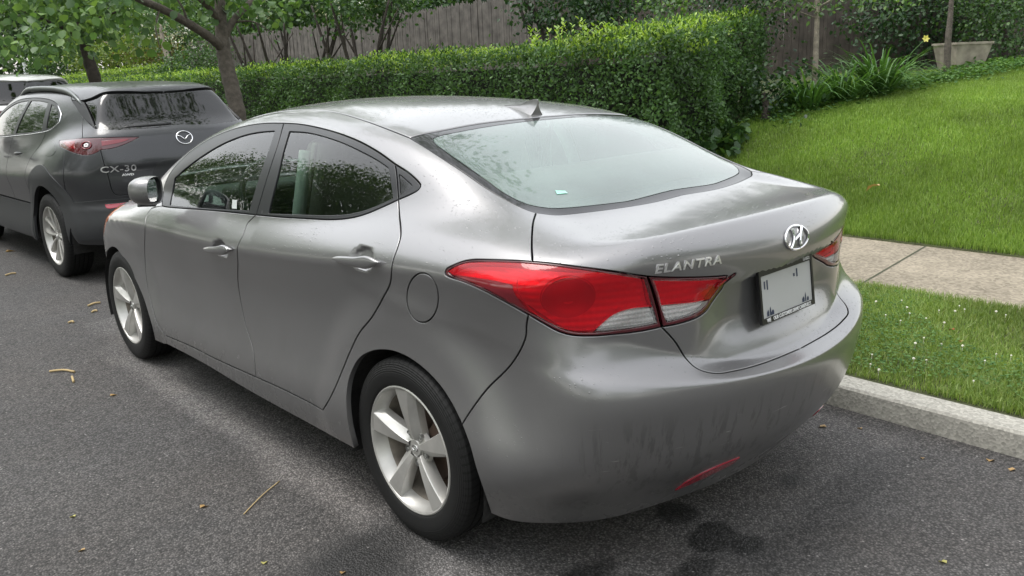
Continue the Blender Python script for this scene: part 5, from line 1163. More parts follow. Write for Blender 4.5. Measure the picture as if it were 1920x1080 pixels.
def build_sedan_parts(root):
    f = sedan_f
    # ---- tail lamps
    red_poly = zI((0, 175), (400, 215), (820, 275))
    full = [Q['LT1'], Q['LT2'][0:5], Q['LD'], Q['LO1'], Q['LO2']]
    clear = [[(1114, 622.5), (1132, 606), (1147.7, 593), (1168, 584), (1190, 579), (1223.5, 576.5)], [(1223.5, 576.5), (1232.5, 606)], [(1232.5, 606), (1200, 612.5), (1160, 619), (1114, 622.5)]]
    lens_out = [[(839, 508.5), (855, 498.3), (871, 493), (887, 491), (920, 490.5), (970, 492), (1030, 497), (1080, 503.7), (1143, 512.3), (1208, 523)], [(1208, 523), (1216, 548), (1223.5, 576.5)], [(1223.5, 576.5), (1232.5, 606)], [(1232.5, 606), (1200, 612.5), (1160, 619), (1112, 623.5), (1072, 621.5), (1048, 614), (1022, 601), (990, 584), (938, 557), (905, 540), (872, 525.5), (848, 516), (839, 508.5)]]
    red = [lens_out[0], lens_out[1], rv(clear[0]), [(1114, 622.5), (1112, 623.5)], [(1112, 623.5), (1072, 621.5), (1048, 614), (1022, 601), (990, 584), (938, 557), (905, 540), (872, 525.5), (848, 516), (839, 508.5)]]
    border = build_patch(f, DLAMP, full, holes=[lens_out], h=.008, gap=.0025, depth=.02, off=-.0005)
    rl = build_patch(f, DLAMP, red, h=.010, gap=0, depth=0, off=-.001)
    cl = build_patch(f, DLAMP, clear, h=.008, gap=0, depth=0, off=-.001)
    hs = build_patch(f, DLAMP, lens_out, h=.010, gap=-.002, depth=-.028, off=-.030)
    hc = build_patch(f, DLAMP, clear, h=.008, gap=-.002, depth=-.006, off=-.022)
    # the brake bowl: ring and dish behind the red lens
    bc, _ = pix_hit(f, [(1066, 562)]); bn = f_grad(f, bc)[0]; bc = bc[0]
    e1 = np.cross([0, 0, 1.], bn); e1 /= np.linalg.norm(e1); e2 = np.cross(bn, e1)
    bowl = MB(); nseg = 40; rings = []
    for d_, r_ in ((-.008, .062), (-.014, .058), (-.024, .045), (-.029, .028), (-.029, .0)):
        rings.append([bc+bn*d_+(e1*math.cos(2*math.pi*k/nseg)*r_*1.15+e2*math.sin(2*math.pi*k/nseg)*r_) for k in range(nseg)])
    bowl.loft(rings, cap=False)
    ringm = MB(); ringm.tube([bc+bn*-.017+(e1*math.cos(a)*.064*1.15+e2*math.sin(a)*.064) for a in np.linspace(0, 2*math.pi, 41)], .0022, 6, cap=False)
    arc, ok = pix_hit(f, catmull([(968, 520), (966, 540), (975, 562), (990, 580), (1010, 596), (1040, 612), (1072, 619), (1100, 620)], 6)); an = f_grad(f, arc)
    ringm.tube([a-n_*.010 for a, n_ in zip(arc, an)], .0018, 6)
    for s_ in (1, -1):
        mir = np.array([s_, 1, 1.])
        L = new_mesh('tail_lamp', border[0]*mir, [t if s_ > 0 else t[::-1] for t in border[1]], MATS['lens_border'], root, normals=border[2]*mir)
        for nm, (V, F, N), mt in (('red_lens', rl, 'lens_red'), ('clear_lens', cl, 'lens_clear'), ('reflector_housing', hs, 'bowl_red'), ('reversing_reflector', hc, 'bowl_clear')):
            new_mesh(nm, V*mir, [t if s_ > 0 else t[::-1] for t in F], MATS[mt], L, normals=N*mir)
        new_mesh('bulb_bowl', np.array(bowl.v)*mir, bowl.f, MATS['bowl_dark'], L, smooth=True)
        new_mesh('lamp_ring', np.array(ringm.v)*mir, ringm.f, MATS['ring_red'], L, smooth=True)
    dk = build_patch(f, DLAMP, [[(842, 512), (880, 517), (925, 524), (962, 532)], [(962, 532), (966, 548), (978, 566), (994, 583)], [(994, 583), (990, 583.5), (938, 557), (905, 540), (872, 525.5), (848, 516), (842, 512)]], h=.010, gap=.001, depth=0, off=.0004)  # darker red over the lens: shade of its down-facing part, painted in
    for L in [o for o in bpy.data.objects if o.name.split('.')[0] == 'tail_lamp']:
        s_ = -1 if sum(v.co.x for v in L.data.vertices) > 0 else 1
        mir = np.array([s_, 1, 1.]); new_mesh('shaded_lens_patch', dk[0]*mir, [t if s_ > 0 else t[::-1] for t in dk[1]], MATS['lens_shade'], L, normals=dk[2]*mir)
    fi = [[(1216.5, 519.6)]+Q['LT2'][5:], Q['LI'], [(1240.5, 613.5), (1234, 573), (1226, 545), (1216.5, 519.6)]]
    fi[1] = Q['LI'][:-1]+[(1243.5, 612.6)]; fi[2] = [(1243.5, 612.6), (1234.5, 573), (1226, 545), (1216.5, 519.6)]
    li = [[(1225, 525.5), (1260, 526), (1310, 525.5), (1355, 522.5)], [(1355, 522.5), (1349, 538), (1338, 553), (1331, 562)], [(1331, 562), (1300, 568), (1270, 571), (1240, 573.5)], [(1240, 573.5), (1233, 548), (1225, 525.5)]]
    lc = [rv(li[2]), rv([(1331, 562), (1323, 574), (1306, 587), (1277, 597.5), (1251, 604)]), [(1251, 604), (1245, 588), (1240, 573.5)]]
    lc = [[(1240, 573.5), (1270, 571), (1300, 568), (1331, 562)], [(1331, 562), (1323, 574), (1306, 587), (1277, 597.5), (1251, 604)], [(1251, 604), (1245, 588), (1240, 573.5)]]
    lo = [li[0], li[1], lc[1], lc[2], li[3]]
    border = build_patch(f, DLID, fi, holes=[lo], h=.008, gap=.002, depth=.02, off=-.0005)
    parts_ = [('red_lens', build_patch(f, DLID, li, h=.01, gap=0, depth=0, off=-.001), 'lens_red'), ('clear_lens', build_patch(f, DLID, lc, h=.008, gap=0, depth=0, off=-.001), 'lens_clear'),
              ('reflector_housing', build_patch(f, DLID, li, h=.01, gap=-.002, depth=-.02, off=-.022), 'bowl_red'), ('reversing_reflector', build_patch(f, DLID, lc, h=.008, gap=-.002, depth=-.016, off=-.018), 'bowl_clear')]
    lid = [o for o in bpy.data.objects if o.name.startswith('trunk_lid')][0]
    for s_ in (1, -1):
        mir = np.array([s_, 1, 1.])
        L = new_mesh('lid_lamp', border[0]*mir, [t if s_ > 0 else t[::-1] for t in border[1]], MATS['lens_border'], root, normals=border[2]*mir)
        for nm, (V, F, N), mt in parts_:
            new_mesh(nm, V*mir, [t if s_ > 0 else t[::-1] for t in F], MATS[mt], L, normals=N*mir)
    patch('reflector', f, DBUM, [zC((858, 884), (900, 853), (960, 820), (1020, 793), (1092, 764)), zC((1092, 764), (1070, 784), (1000, 820), (930, 853), (858, 884))], MATS['reflector'], [o for o in bpy.data.objects if o.name.startswith('rear_bumper')][0], h=.008, gap=0, off=.004, depth=.010)
    # ---- badge, lettering, number plate on the lid
    pl = rear_place(f, .003, .994, 0)
    bd = MB(); eA, eB = .066, .0345
    bd.tube([pl(eA*math.cos(a), eB*math.sin(a), .004) for a in np.linspace(0, 2*math.pi, 49)], .0036, 8, cap=False)
    for s_ in (-1, 1):
        bd.tube([pl(s_*.019+v*.45+s_*(.010*(v/.03)**2), v, .0045) for v in np.linspace(-.028, .028, 9)], [.0036+.002*abs(q) for q in np.linspace(-1, 1, 9)], 8)
    bd.tube([pl(u, u*.35+.002, .0045) for u in np.linspace(-.020, .020, 5)], .0042, 8)
    bd.build('rear_badge', MATS['chrome'], lid, auto=40)
    pl = rear_place(f, -.446, .9825, .0)
    text_mesh('model_lettering', 'ELANTRA', .035, MATS['letter'], lid, pl, extrude=.0030, shear=.22, sx=1.30, spacing=1.12, bold=.0006)
    # plate: leaning quad in a black frame
    pb = Vector((.012, -.850, .7475)); pt = Vector((.012, -.829, .9105)); up = (pt-pb).normalized(); hgt = (pt-pb).length; nr = up.cross(Vector((1, 0, 0))).normalized()*-1
    nr = Vector((1, 0, 0)).cross(up).normalized()
    def PP(u, v, w): return pb+Vector((1, 0, 0))*u+up*v+nr*w
    fr_ = MB(); W2 = .158
    def slab(u0, u1, v0, v1, w0, w1, mb):
        V = [PP(u, v, w) for u in (u0, u1) for v in (v0, v1) for w in (w0, w1)]
        mb.add(V, [(0, 1, 3, 2), (4, 6, 7, 5), (0, 4, 5, 1), (2, 3, 7, 6), (0, 2, 6, 4), (1, 5, 7, 3)])
    slab(-W2, W2, 0, .0165, -.004, .006, fr_); slab(-W2, W2, hgt-.018, hgt, -.004, .006, fr_); slab(-W2, -W2+.010, .0165, hgt-.018, -.004, .006, fr_); slab(W2-.010, W2, .0165, hgt-.018, -.004, .006, fr_)
    fo = fr_.build('plate_frame', MATS['black'], lid)
    ft = MB(); slab(-W2+.010, W2-.010, .0165, hgt-.018, -.003, .002, ft); plate = ft.build('number_plate', MATS['plate'], lid)
    text_mesh('frame_lettering', 'WE    OUR CUSTOMERS DRIVE CAREFULLY.', .0158, MATS['white'], fo, lambda u, v, w: PP(u, v+.0082, .0062+(.0008 if w > 0 else -.001)), shear=.0, sx=.86, bold=.0004)
    text_mesh('frame_number', '12-8322', .014, MATS['white'], fo, lambda u, v, w: PP(u+.120, v+hgt-.009, .0062+(.0008 if w > 0 else -.001)), sx=.9)
    # printed skyline figures low on the plate
    pk = MB()
    for (u, w_, h_) in ((-.118, .012, .020), (-.104, .008, .028), (-.092, .016, .016), (.092, .014, .018), (.106, .007, .030), (.120, .012, .014)):
        V = [PP(u+a, .0195+b, .0028) for a, b in ((-w_/2, 0), (w_/2, 0), (w_/2, h_*.6), (w_*.2, h_), (-w_*.25, h_*.8), (-w_/2, h_*.5))]; pk.add(V, [(0, 1, 2, 3, 4, 5)])
    pk.build('plate_picture', MATS['char'], plate, recalc=False)
    st_ = MB()
    for (u, v, w_, h_) in ((-.126, .104, .007, .024), (-.111, .100, .007, .030), (.064, .108, .008, .026), (.046, .112, .009, .010)):
        st_.add([PP(u+a, v+b, .0028) for a, b in ((-w_/2, 0), (w_/2, 0), (w_/2, h_), (-w_/2, h_))], [(0, 1, 2, 3)])
    st_.build('plate_character_stroke', MATS['char'], plate, recalc=False)
    # ---- door handles
    for nm, door, (ya, za), (yb, zb_) in (('h', 'rear_door', (.322, .928), (.036, .952)), ('h', 'front_door', (1.424, .815), (1.132, .850))):
        doors = [o for o in bpy.data.objects if o.name.split('.')[0] == door and o.parent == root]
        hn = MB(); rings = []; n = 18; L_ = 23
        for i in range(L_):
            t = i/(L_-1); tt = .5-.5*math.cos(math.pi*t)
            yy = ya+(yb-ya)*tt; zz = za+(zb_-za)*tt-.003*math.sin(math.pi*tt)
            hh = (.0155*math.sin(math.pi*min(1, tt*1.0))**.55+.010*math.exp(-((tt-.80)/.16)**2))*(1-(2*tt-1)**6)**.5 if 0 < t < 1 else .0006
            p, _ = shoot(lambda Pq: sedan_f(Pq), np.array([[-1.3, yy, zz]]), np.array([[1., 0, 0]]), 0, .6)
            xb = -.888-.002
            ou = .004+.017*math.sin(math.pi*tt)**.6
            rad = .010*(1-(2*tt-1)**8)**.5 if 0 < t < 1 else .0006
            ring = []
            for k in range(n):
                a = 2*math.pi*k/n; cx_, sz = math.cos(a), math.sin(a)
                sh = abs(cx_)**.8*math.copysign(1, cx_)
                ring.append((xb-ou+sh*rad, yy, zz+hh*sz))
            rings.append(ring)
        hn.loft(rings)
        for o_ in doors:
            left = sum(v.co.x for v in o_.data.vertices[:20]) < 0
            mir = 1 if left else -1
            ho = new_mesh('door_handle', [(x*mir, y, z) for x, y, z in hn.v], hn.f if mir > 0 else [t[::-1] for t in hn.f], MATS['paint'], o_, smooth=True)
    lock = MB(); lock.v = []; lock.lathe_x([(-.019, .0), (-.0185, .0085), (-.012, .010)], 20, c=(-.892, 1.158, .848)); fdoor = [o for o in bpy.data.objects if o.name.split('.')[0] == 'front_door' and sum(v.co.x for v in o.data.vertices[:20]) < 0][0]
    lock.build('key_lock', MATS['chrome'], fdoor, smooth=True)
    # ---- side mirrors
    for s_ in (-1, 1):
        mo = empty('side_mirror', (s_*.925, 1.90, 1.036)); mo.parent = root; mo.rotation_euler = (0, s_*R(-3), s_*R(-44)); mo.scale = (.9, .9, .9)
        n = 28
        def RR(sc, y, ex=0): return [(math.copysign(abs(math.cos(a))**.72, math.cos(a))*.088*sc, y, math.copysign(abs(math.sin(a))**.72, math.sin(a))*.073*sc*(1+.10*math.cos(a)*-s_)) for a in np.linspace(0, 2*math.pi, n, endpoint=False)]
        sh = MB(); sh.loft([RR(.90, -.022), RR(.965, -.028), RR(1.0, -.018), RR(1.02, .01), RR(1.0, .035), RR(.92, .062), RR(.75, .083), RR(.5, .096), RR(.2, .101), RR(.01, .102)], cap=False)
        sh.build('mirror_housing', MATS['paint'], mo, auto=50)
        bz = MB(); bz.loft([RR(.90, -.022), RR(.86, -.020), RR(.84, -.006), RR(.01, -.006)], cap=False); bz.build('mirror_recess', MATS['black'], mo, auto=40)
        gm = MB(); gm.loft([RR(.80, -.008), RR(.79, -.0105), RR(.5, -.0108), RR(.01, -.0108)], cap=False); gm.build('mirror_glass', MATS['mirror'], mo)
        arm = MB(); arm.loft([[(-s_*.04+dx, .03+dy, -.055+dz) for dx, dy, dz in ((0, -.045, -.014), (0, .04, -.014), (0, .035, .02), (0, -.04, .02))], [(-s_*.105+dx, .085+dy, -.082+dz) for dx, dy, dz in ((0, -.05, -.012), (0, .05, -.012), (0, .045, .03), (0, -.045, .03))]])
        arm.build('mirror_foot', MATS['plastic'], mo)
    fdo = [o for o in bpy.data.objects if o.name.split('.')[0] == 'front_door' and sum(v.co.x for v in o.data.vertices[:20]) < 0][0]
    patch('window_sticker', f, DPL, [[(433.5, 373), (443, 374)], [(443, 374), (442, 392)], [(442, 392), (432.5, 391)], [(432.5, 391), (433.5, 373)]], MATS['sticker'], fdo, 'none', h=.02, gap=0, off=-.0045, depth=0)
    patch('rear_window_sticker', f, DTOP, [[(1040, 356), (1060, 356.5)], [(1060, 356.5), (1066, 362)], [(1066, 362), (1044, 364)], [(1044, 364), (1040, 356)]], MATS['sticker2'], root, 'none', h=.02, gap=0, off=-.001, depth=0)
    # ---- shark-fin aerial
    an = MB(); rings = []
    for t in np.linspace(0, 1, 15):
        y = .425-.187*t; w = .003+.034*t**.75; zb_ = float(shoot(f, np.array([[0, y, 2.]]), np.array([[0, 0, -1.]]), 0, 1.2)[0][0, 2])-.006
        hgt_ = np.interp(t, [0, .25, .5, .68, .82, .92, 1], [.007, .015, .027, .043, .057, .063, .062])
        ring = []
        for s_ in np.linspace(0, 1, 8): ring.append((-(w*(1-s_)**2.1*.9+.0045*(1-s_*.7)*min(1, t*3)), y-.012*s_*t, zb_+hgt_*s_))
        ring += [(-x, y_, z_) for x, y_, z_ in ring[::-1]]
        rings.append(ring)
    an.loft(rings); an.build('roof_aerial', MATS['paint'], root, auto=45)
    # ---- wheels, wells, floor, cavities
    for s_ in (-1, 1):
        for yw in (0, 2.70): make_wheel(root, 'five', .2165, .316, .205, .772, yw, .314, s_)
    for s_ in (-1, 1):
        for yw in (0, 2.70):
            wl_ = MB(); n = 28; rings = []
            for x_ in (.862, .50):
                rings.append([(s_*x_, yw+.375*math.cos(a), .30+.372*math.sin(a)) for a in np.linspace(-.30, math.pi+.30, n)])
            wl_.loft(rings, closed=False, cap=False); wl_.add([(s_*.5, yw+.375*math.cos(a), .30+.372*math.sin(a)) for a in np.linspace(-.30, math.pi+.30, n)], [tuple(range(n))])
            wl_.build('wheel_liner', MATS['cavity'], root, smooth=True)
    ub = MB(); ub.box((0, 1.35, .24), (1.60, 1.85, .05)); ub.box((0, 1.45, .25), (1.0, 3.7, .04)); ub.box((0, -.36, .30), (1.1, .4, .05))
    ub.box((0, 1.35, .45), (1.70, 1.78, .44)); ub.box((0, -.40, .62), (1.05, .36, .50)); ub.box((0, 3.0, .5), (1.1, .5, .5)); ub.box((0, .2, .55), (1.0, .9, .5))
    ub.build('underbody', MATS['gap'], root)
    # ---- cabin
    cb = MB(); cb.box((0, 1.0, .70), (1.55, 2.3, .06)); cb.build('cabin_floor', MATS['interior_dark'], root)
    for x_, y_ in ((-.36, 1.15), (.36, 1.15)):
        st = MB(); st.box((x_, y_+.20, .78), (.50, .52, .16), bev=.06); st.box((x_, y_-.12, 1.0), (.48, .13, .58), rx=R(18), bev=.06); st.box((x_, y_-.235, 1.25), (.26, .09, .14), rx=R(14), bev=.04)
        st.build('front_seat', MATS['seat'], root, auto=40)
    rs = MB(); rs.box((0, .28, .80), (1.30, .5, .14), bev=.05); rs.box((0, .02, .98), (1.30, .14, .42), rx=R(24), bev=.05)
    for x_ in (-.40, .40): rs.box((x_, -.02, 1.135), (.24, .08, .08), rx=R(20), bev=.03)
    rs.build('rear_seat', MATS['seat'], root, auto=40)
    ps = MB(); ps.box((0, -.24, 1.045), (1.16, .36, .03)); ps.build('parcel_shelf', MATS['interior_dark'], root)
    db = MB(); db.box((0, 2.15, .90), (1.45, .5, .14), bev=.05); db.box((-.37, 1.92, .965), (.36, .16, .08), bev=.03); db.build('dashboard', MATS['interior_dark'], root, auto=40)
    sw = MB(); cc_ = Vector((-.37, 1.72, .96)); ax = Vector((0, -.9, .42)).normalized(); u_ = Vector((1, 0, 0)); v_ = ax.cross(u_)
    sw.tube([cc_+(u_*math.cos(a)+v_*math.sin(a))*.185 for a in np.linspace(0, 2*math.pi, 33)], .016, 8, cap=False); sw.box(cc_, (.16, .05, .12), rx=R(25), bev=.02); sw.box(cc_, (.36, .02, .03), rx=R(25)); sw.build('steering_wheel', MATS['interior_dark'], root, auto=40)
    # head lining and belts
    hl = build_patch(f, DTOP, [[(0, .26, 1.3), (-.3, .27, 1.3), (-.54, .32, 1.3)], [(-.54, .32, 1.3), (-.60, .7, 1.3), (-.60, 1.2, 1.3), (-.53, 1.66, 1.3)], [(-.53, 1.66, 1.3), (-.3, 1.75, 1.3), (0, 1.78, 1.3)], [(0, 1.78, 1.3), (0, .26, 1.3)]], h=.05, gap=0, depth=0, off=-.03, centre=True)
    V, F, N = hl; V2 = V*np.array([-1, 1, 1])
    new_mesh('head_lining', np.vstack([V, V2]), list(F)+[tuple(i+len(V) for i in t[::-1]) for t in F], MATS['lining'], root, smooth=True)
    for s_ in (-1, 1):
        bl = MB(); bl.tube([(s_*.665, .86, 1.24), (s_*.70, .90, 1.0), (s_*.72, .93, .80)], .028, 8); bl.build('door_pillar', MATS['lining'], root, smooth=True)
        be = MB(); be.tube([(s_*.655, .80, 1.27), (s_*.66, .87, 1.1), (s_*.69, .95, .8)], .012, 6); be.build('seat_belt', MATS['seat'], root, smooth=True)
    # ---- hood, windscreen, nose (the far side of the car from here)
    patch('windscreen', f, DTOP, [[(0, 1.84, 1.3), (-.25, 1.825, 1.3), (-.42, 1.785, 1.3), (-.495, 1.75, 1.3)], [(-.495, 1.75, 1.3), (-.56, 1.92, 1.25), (-.63, 2.2, 1.1), (-.66, 2.45, 1.0)], [(-.66, 2.45, 1.0), (-.45, 2.60, 1.0), (0, 2.68, 1.0)], [(0, 2.68, 1.0), (0, 1.84, 1.3)]], MATS['glass_side'], root, 'merge', h=.03, gap=.001, off=-.003, depth=.004)
    hood_edge = [(-.715, 2.46, .99), (-.73, 2.65, .95), (-.755, 2.9, .88)]
    patch('bonnet', f, DTOP, [[(0, 2.69, 1), (-.45, 2.61, 1), (-.69, 2.47, 1)], [(-.69, 2.47, 1), (-.715, 2.65, .9), (-.72, 2.9, .9)], [(-.72, 2.9, .9), (-.60, 3.18, .8), (-.40, 3.33, .8), (0, 3.42, .8)], [(0, 3.42, .8), (0, 3.0, .9), (0, 2.69, 1)]], MATS['paint'], root, 'merge', h=.03, gap=.002)
    DN = Dom((0, 2.7, .45), (-.45, .89, .1))
    patch('head_lamp', f, DN, [[(-.835, 3.02, .66), (-.825, 2.86, .78), (-.775, 2.78, .87)], [(-.775, 2.78, .87), (-.74, 2.95, .84), (-.62, 3.2, .78), (-.45, 3.36, .72)], [(-.45, 3.36, .72), (-.62, 3.34, .64), (-.835, 3.02, .66)]], MATS['amber_clear'], root, h=.015, gap=.002)
    patch('front_bumper', f, DN, [[(-.865, 3.05, .55), (-.835, 3.02, .66), (-.62, 3.34, .64), (-.45, 3.38, .70), (0, 3.46, .72)], [(0, 3.46, .72), (0, 3.5, .5), (0, 3.4, .24)], [(0, 3.4, .24), (-.5, 3.3, .24), (-.75, 3.1, .24), zF((130, 600))[0]], zF((130, 600), (75, 400), (68, 280), (70, 180), (85, 90), (90, 60))+[(-.865, 3.05, .55)]], MATS['paint'], root, 'merge', h=.02, gap=.002)
MATS['lining'] = simple('pale_head_lining', (.42, .44, .41), .9)
MATS['cavity'] = simple('dirty_wheel_liner', (.016, .0155, .015), .85, bump=(30, .8, .01), var=(18, .5))
def amber_clear():
    m, n, l, p, o = nt('amber_and_clear_lamp'); p.inputs['Roughness'].default_value = .1; p.inputs['Coat Weight'].default_value = 1
    tc = n.new('ShaderNodeTexCoord'); s = n.new('ShaderNodeSeparateXYZ'); l.new(tc.outputs['Object'], s.inputs[0])
    r = n.new('ShaderNodeMapRange'); l.new(s.outputs[1], r.inputs[0]); r.inputs['From Min'].default_value = 2.98; r.inputs['From Max'].default_value = 3.02
    mx = n.new('ShaderNodeMix'); mx.data_type = 'RGBA'; mx.inputs[6].default_value = (.75, .22, .08, 1); mx.inputs[7].default_value = (.6, .6, .62, 1); l.new(r.outputs[0], mx.inputs[0]); l.new(mx.outputs[2], p.inputs['Base Color']); return m
MATS['amber_clear'] = amber_clear()

MATS['letter'] = simple('bright_letter_chrome', (.86, .86, .87), .28, metal=.9)

MATS['sticker'] = simple('pale_sticker', (.45, .48, .46), .5); MATS['sticker2'] = simple('green_sticker', (.30, .62, .50), .4)
# ---------------------------------------------------------------- the crossover parked ahead
def rotm(deg):
    a = math.radians(deg); return np.array([[math.cos(a), math.sin(a), 0], [-math.sin(a), math.cos(a), 0], [0, 0, 1.]])
SUV_YAW = 2.0; SUV_O = np.array([.325, 5.43, 0.0]); SUV_M = (rotm(SUV_YAW), SUV_O, (4.0, 13.0))
U_W = Spl((-.95, .62), (-.75, .755), (-.5, .832), (-.2, .872), (.2, .884), (1.4, .888), (2.4, .884), (2.9, .86), (3.3, .78), (3.55, .66))
U_zc = Spl((-.8, .90), (-.3, .86), (.4, .80), (1.4, .76), (2.6, .74), (3.4, .72))
U_sec = Spl((-.70, .16), (-.62, .07), (-.56, .02), (-.48, .0), (-.36, .008), (-.24, .022), (-.12, .016), (-.04, .003), (0, 0), (.05, .009), (.12, .034), (.19, .068), (.26, .12), (.35, .22), (.6, .6))
U_belt = Spl((-.95, .40), (-.7, .585), (-.45, .675), (-.1, .75), (.4, .795), (1.0, .805), (1.6, .79), (2.1, .74), (2.5, .67), (2.9, .58))
U_roof = Spl((-1.1, 1.18), (-.85, 1.335), (-.60, 1.462), (-.4, 1.508), (0, 1.546), (.5, 1.562), (1.0, 1.560), (1.4, 1.53), (1.75, 1.455), (2.1, 1.315), (2.5, 1.11), (2.9, .93))
U_hatch = Spl((1.6, -.36), (1.45, -.46), (1.3, -.575), (1.205, -.655), (1.165, -.700), (1.12, -.730), (1.05, -.757), (.98, -.780), (.90, -.800), (.8, -.812), (.7, -.805), (.62, -.80), (.56, -.81), (.48, -.83), (.4, -.83), (.3, -.79), (.2, -.70))
U_hood = Spl((2.0, 1.06), (2.5, 1.02), (2.9, .98), (3.2, .90), (3.4, .80), (3.6, .62))
U_front = Spl((.15, 3.42), (.3, 3.52), (.5, 3.56), (.7, 3.53), (.85, 3.43), (1.0, 3.25))
def suv_f(P):
    x = np.abs(P[:, 0]); y = P[:, 1]; z = P[:, 2]
    zp = z-U_zc(y); s = x-(U_W(y)-U_sec(zp))
    for yw in (0.0, 2.655):
        r = np.hypot(y-yw, z-.34); s = s-.022*sstep(.60, .47, r)*sstep(.05, -.2, zp)
    # haunch over the rear wheel
    s = s-.020*np.exp(-((y+.15)/.45)**2-((z-.86)/.14)**2)
    q = U_hatch(z)+.20*x*x+.32*x**4-y
    q = q-.02*sstep(.66, .60, z+.03*x)          # bumper step
    qf = y-(U_front(z)-.30*x*x-.35*x**4)
    b = smax(s, q, .20); b = smax(b, qf, .25)
    zt = np.where(y > 1.5, U_hood(np.clip(y, 2, 4)), 1.20)-.06*x*x
    b = smax(b, z-zt, .10)
    xg = U_belt(y)-.20*(z-1.0)-.55*np.clip(z-1.0, 0, None)**2
    zr = U_roof(y)-.07*x*x
    g = smax(x-xg, z-zr, .13)
    g = smax(g, q, .06)
    g = smax(g, .95-z, .05)
    f = smin(b, g, .06+.10*sstep(.4, -.3, y))
    f = smax(f, .20-z, .05)
    return f
zM = ZM(0, 100, 2.454); zN = ZM(0, 140, 2.843); zK = ZM(0, 240, 4.5)
def build_suv(root):
    f = suv_f; M = SUV_M; PT = MATS['paint_dark']; PC = MATS['plastic']; GL = MATS['suv_glass']
    DS = Dom((.5, .6, .5), (-1, 0, .05)); DP = Dom((0, 0, 0), (-1, 0, 0), True); DT = Dom((0, 0, 0), (0, 0, 1), True); DR = Dom((0, -.1, .85), (-.45, -.88, .1))
    kw = dict(M=M)
    def SP(pts):
        return [tuple(shoot(f, np.array([[-1.6, q[1], q[2]]]), np.array([[1., 0, 0]]), 0, 1.5, 80)[0][0]) for q in pts]
    win_top = SP([(-.9, .20, 1.385), (-.9, .35, 1.418), (-.9, .6, 1.440), (-.9, 1.0, 1.447), (-.9, 1.4, 1.425), (-.9, 1.75, 1.352), (-.9, 2.05, 1.245), (-.9, 2.35, 1.11)])
    belt = SP([(-.9, 2.35, 1.085), (-.9, 1.6, 1.095), (-.9, 1.0, 1.125), (-.9, .5, 1.155), (-.9, .15, 1.195), (-.9, .04, 1.25)])
    tail = SP([(-.9, .04, 1.25), (-.9, .06, 1.31), (-.9, .20, 1.385)])
    rdr = SP([(-.9, .25, 1.18), (-.9, .30, 1.08), (-.9, .42, .98), (-.9, .49, .88), (-.9, .51, .70), (-.9, .46, .57)])
    bsm = SP([(-.9, 1.12, 1.115), (-.9, 1.15, .95), (-.9, 1.06, .70), (-.9, 1.03, .57)])
    fsm = SP([(-.9, 2.22, 1.085), (-.9, 2.26, .9), (-.9, 2.22, .57)])
    # doors (upper skins), sill cladding
    rd = patch('rear_door', f, DP, [[(-.9, 1.12, 1.115), (-.9, .5, 1.155), (-.9, .25, 1.18)], rdr, [(-.9, .46, .57), (-.9, 1.03, .57)], rv(bsm)], PT, root, h=.03, gap=.003, **kw)
    fd = patch('front_door', f, DP, [[(-.9, 2.22, 1.085), (-.9, 1.6, 1.095), (-.9, 1.12, 1.115)], bsm, [(-.9, 1.03, .57), (-.9, 2.22, .57)], rv(fsm)], PT, root, h=.03, gap=.003, **kw)
    patch('sill_cladding', f, DP, [[(-.9, .43, .565), (-.9, 1.3, .56), (-.9, 2.2, .56)], [(-.9, 2.2, .56), (-.9, 2.27, .40), (-.9, 2.28, .27)], [(-.9, 2.28, .27), (-.9, 1.3, .265), (-.9, .40, .27)], [(-.9, .40, .27), (-.9, .40, .42), (-.9, .43, .565)]], PC, root, h=.03, gap=.002, off=.004, depth=.02, **kw)
    arch = SP([(-.9, .03+.40*math.cos(a), .36+.40*math.sin(a)) for a in np.linspace(R(-14), R(194), 22)])
    # rear side body with roof side
    patch('quarter_panel', f, DS, [rv(rdr), SP([(-.9, .25, 1.18), (-.9, .15, 1.195), (-.9, .04, 1.25)]), tail+win_top[1:], [win_top[-1], (-.72, 2.5, 1.12)], [(-.72, 2.5, 1.12), (-.62, 2.1, 1.30), (-.565, 1.75, 1.43), (-.56, 1.45, 1.5)], [(-.56, 1.45, 1.5), (-.56, .9, 1.5), (-.55, .3, 1.5), (134, 181)],
          [(134, 181), (134.5, 188), (140.6, 197.8), (155, 219)], [(155, 219), (154, 240), (154.5, 259)], [(154.5, 259), (135, 261.5), (111, 264)], [(111, 264), (112, 273), (122, 279)], [(122, 279), (118, 320), (112, 386)], [(112, 386), (108, 390), (-.88, -.30, .52)], rv(arch)[1:13], ] if False else
          [rv(rdr), SP([(-.9, .25, 1.18), (-.9, .15, 1.195), (-.9, .04, 1.25)]), tail, win_top, [win_top[-1], (-.72, 2.5, 1.12)], [(-.72, 2.5, 1.12), (-.62, 2.1, 1.30), (-.565, 1.75, 1.43), (-.56, 1.45, 1.5)], [(-.56, 1.45, 1.5), (-.56, .9, 1.5), (-.55, .3, 1.5), (134, 181)],
           [(134, 181), (134.5, 188), (140.6, 197.8), (155, 219)], [(155, 219), (154, 240), (154.5, 259)], [(154.5, 259), (135, 261.5), (111, 264)], [(111, 264), (112, 273), (122, 279)], [(122, 279), (119, 320), (-.86, -.33, .60)], rv(arch)[5:], [arch[0], rdr[-1]]], PT, root, h=.022, gap=.002, **kw)
    wf = [win_top, [(-.9, 2.35, 1.11), (-.9, 2.35, 1.085)], belt, tail]
    w1 = [[(-.9, 1.03, 1.425), (-.9, 1.4, 1.40), (-.9, 1.75, 1.325), (-.9, 2.05, 1.22), (-.9, 2.22, 1.12)], [(-.9, 2.22, 1.12), (-.9, 1.6, 1.115), (-.9, 1.13, 1.14)], [(-.9, 1.13, 1.14), (-.9, 1.03, 1.425)]]
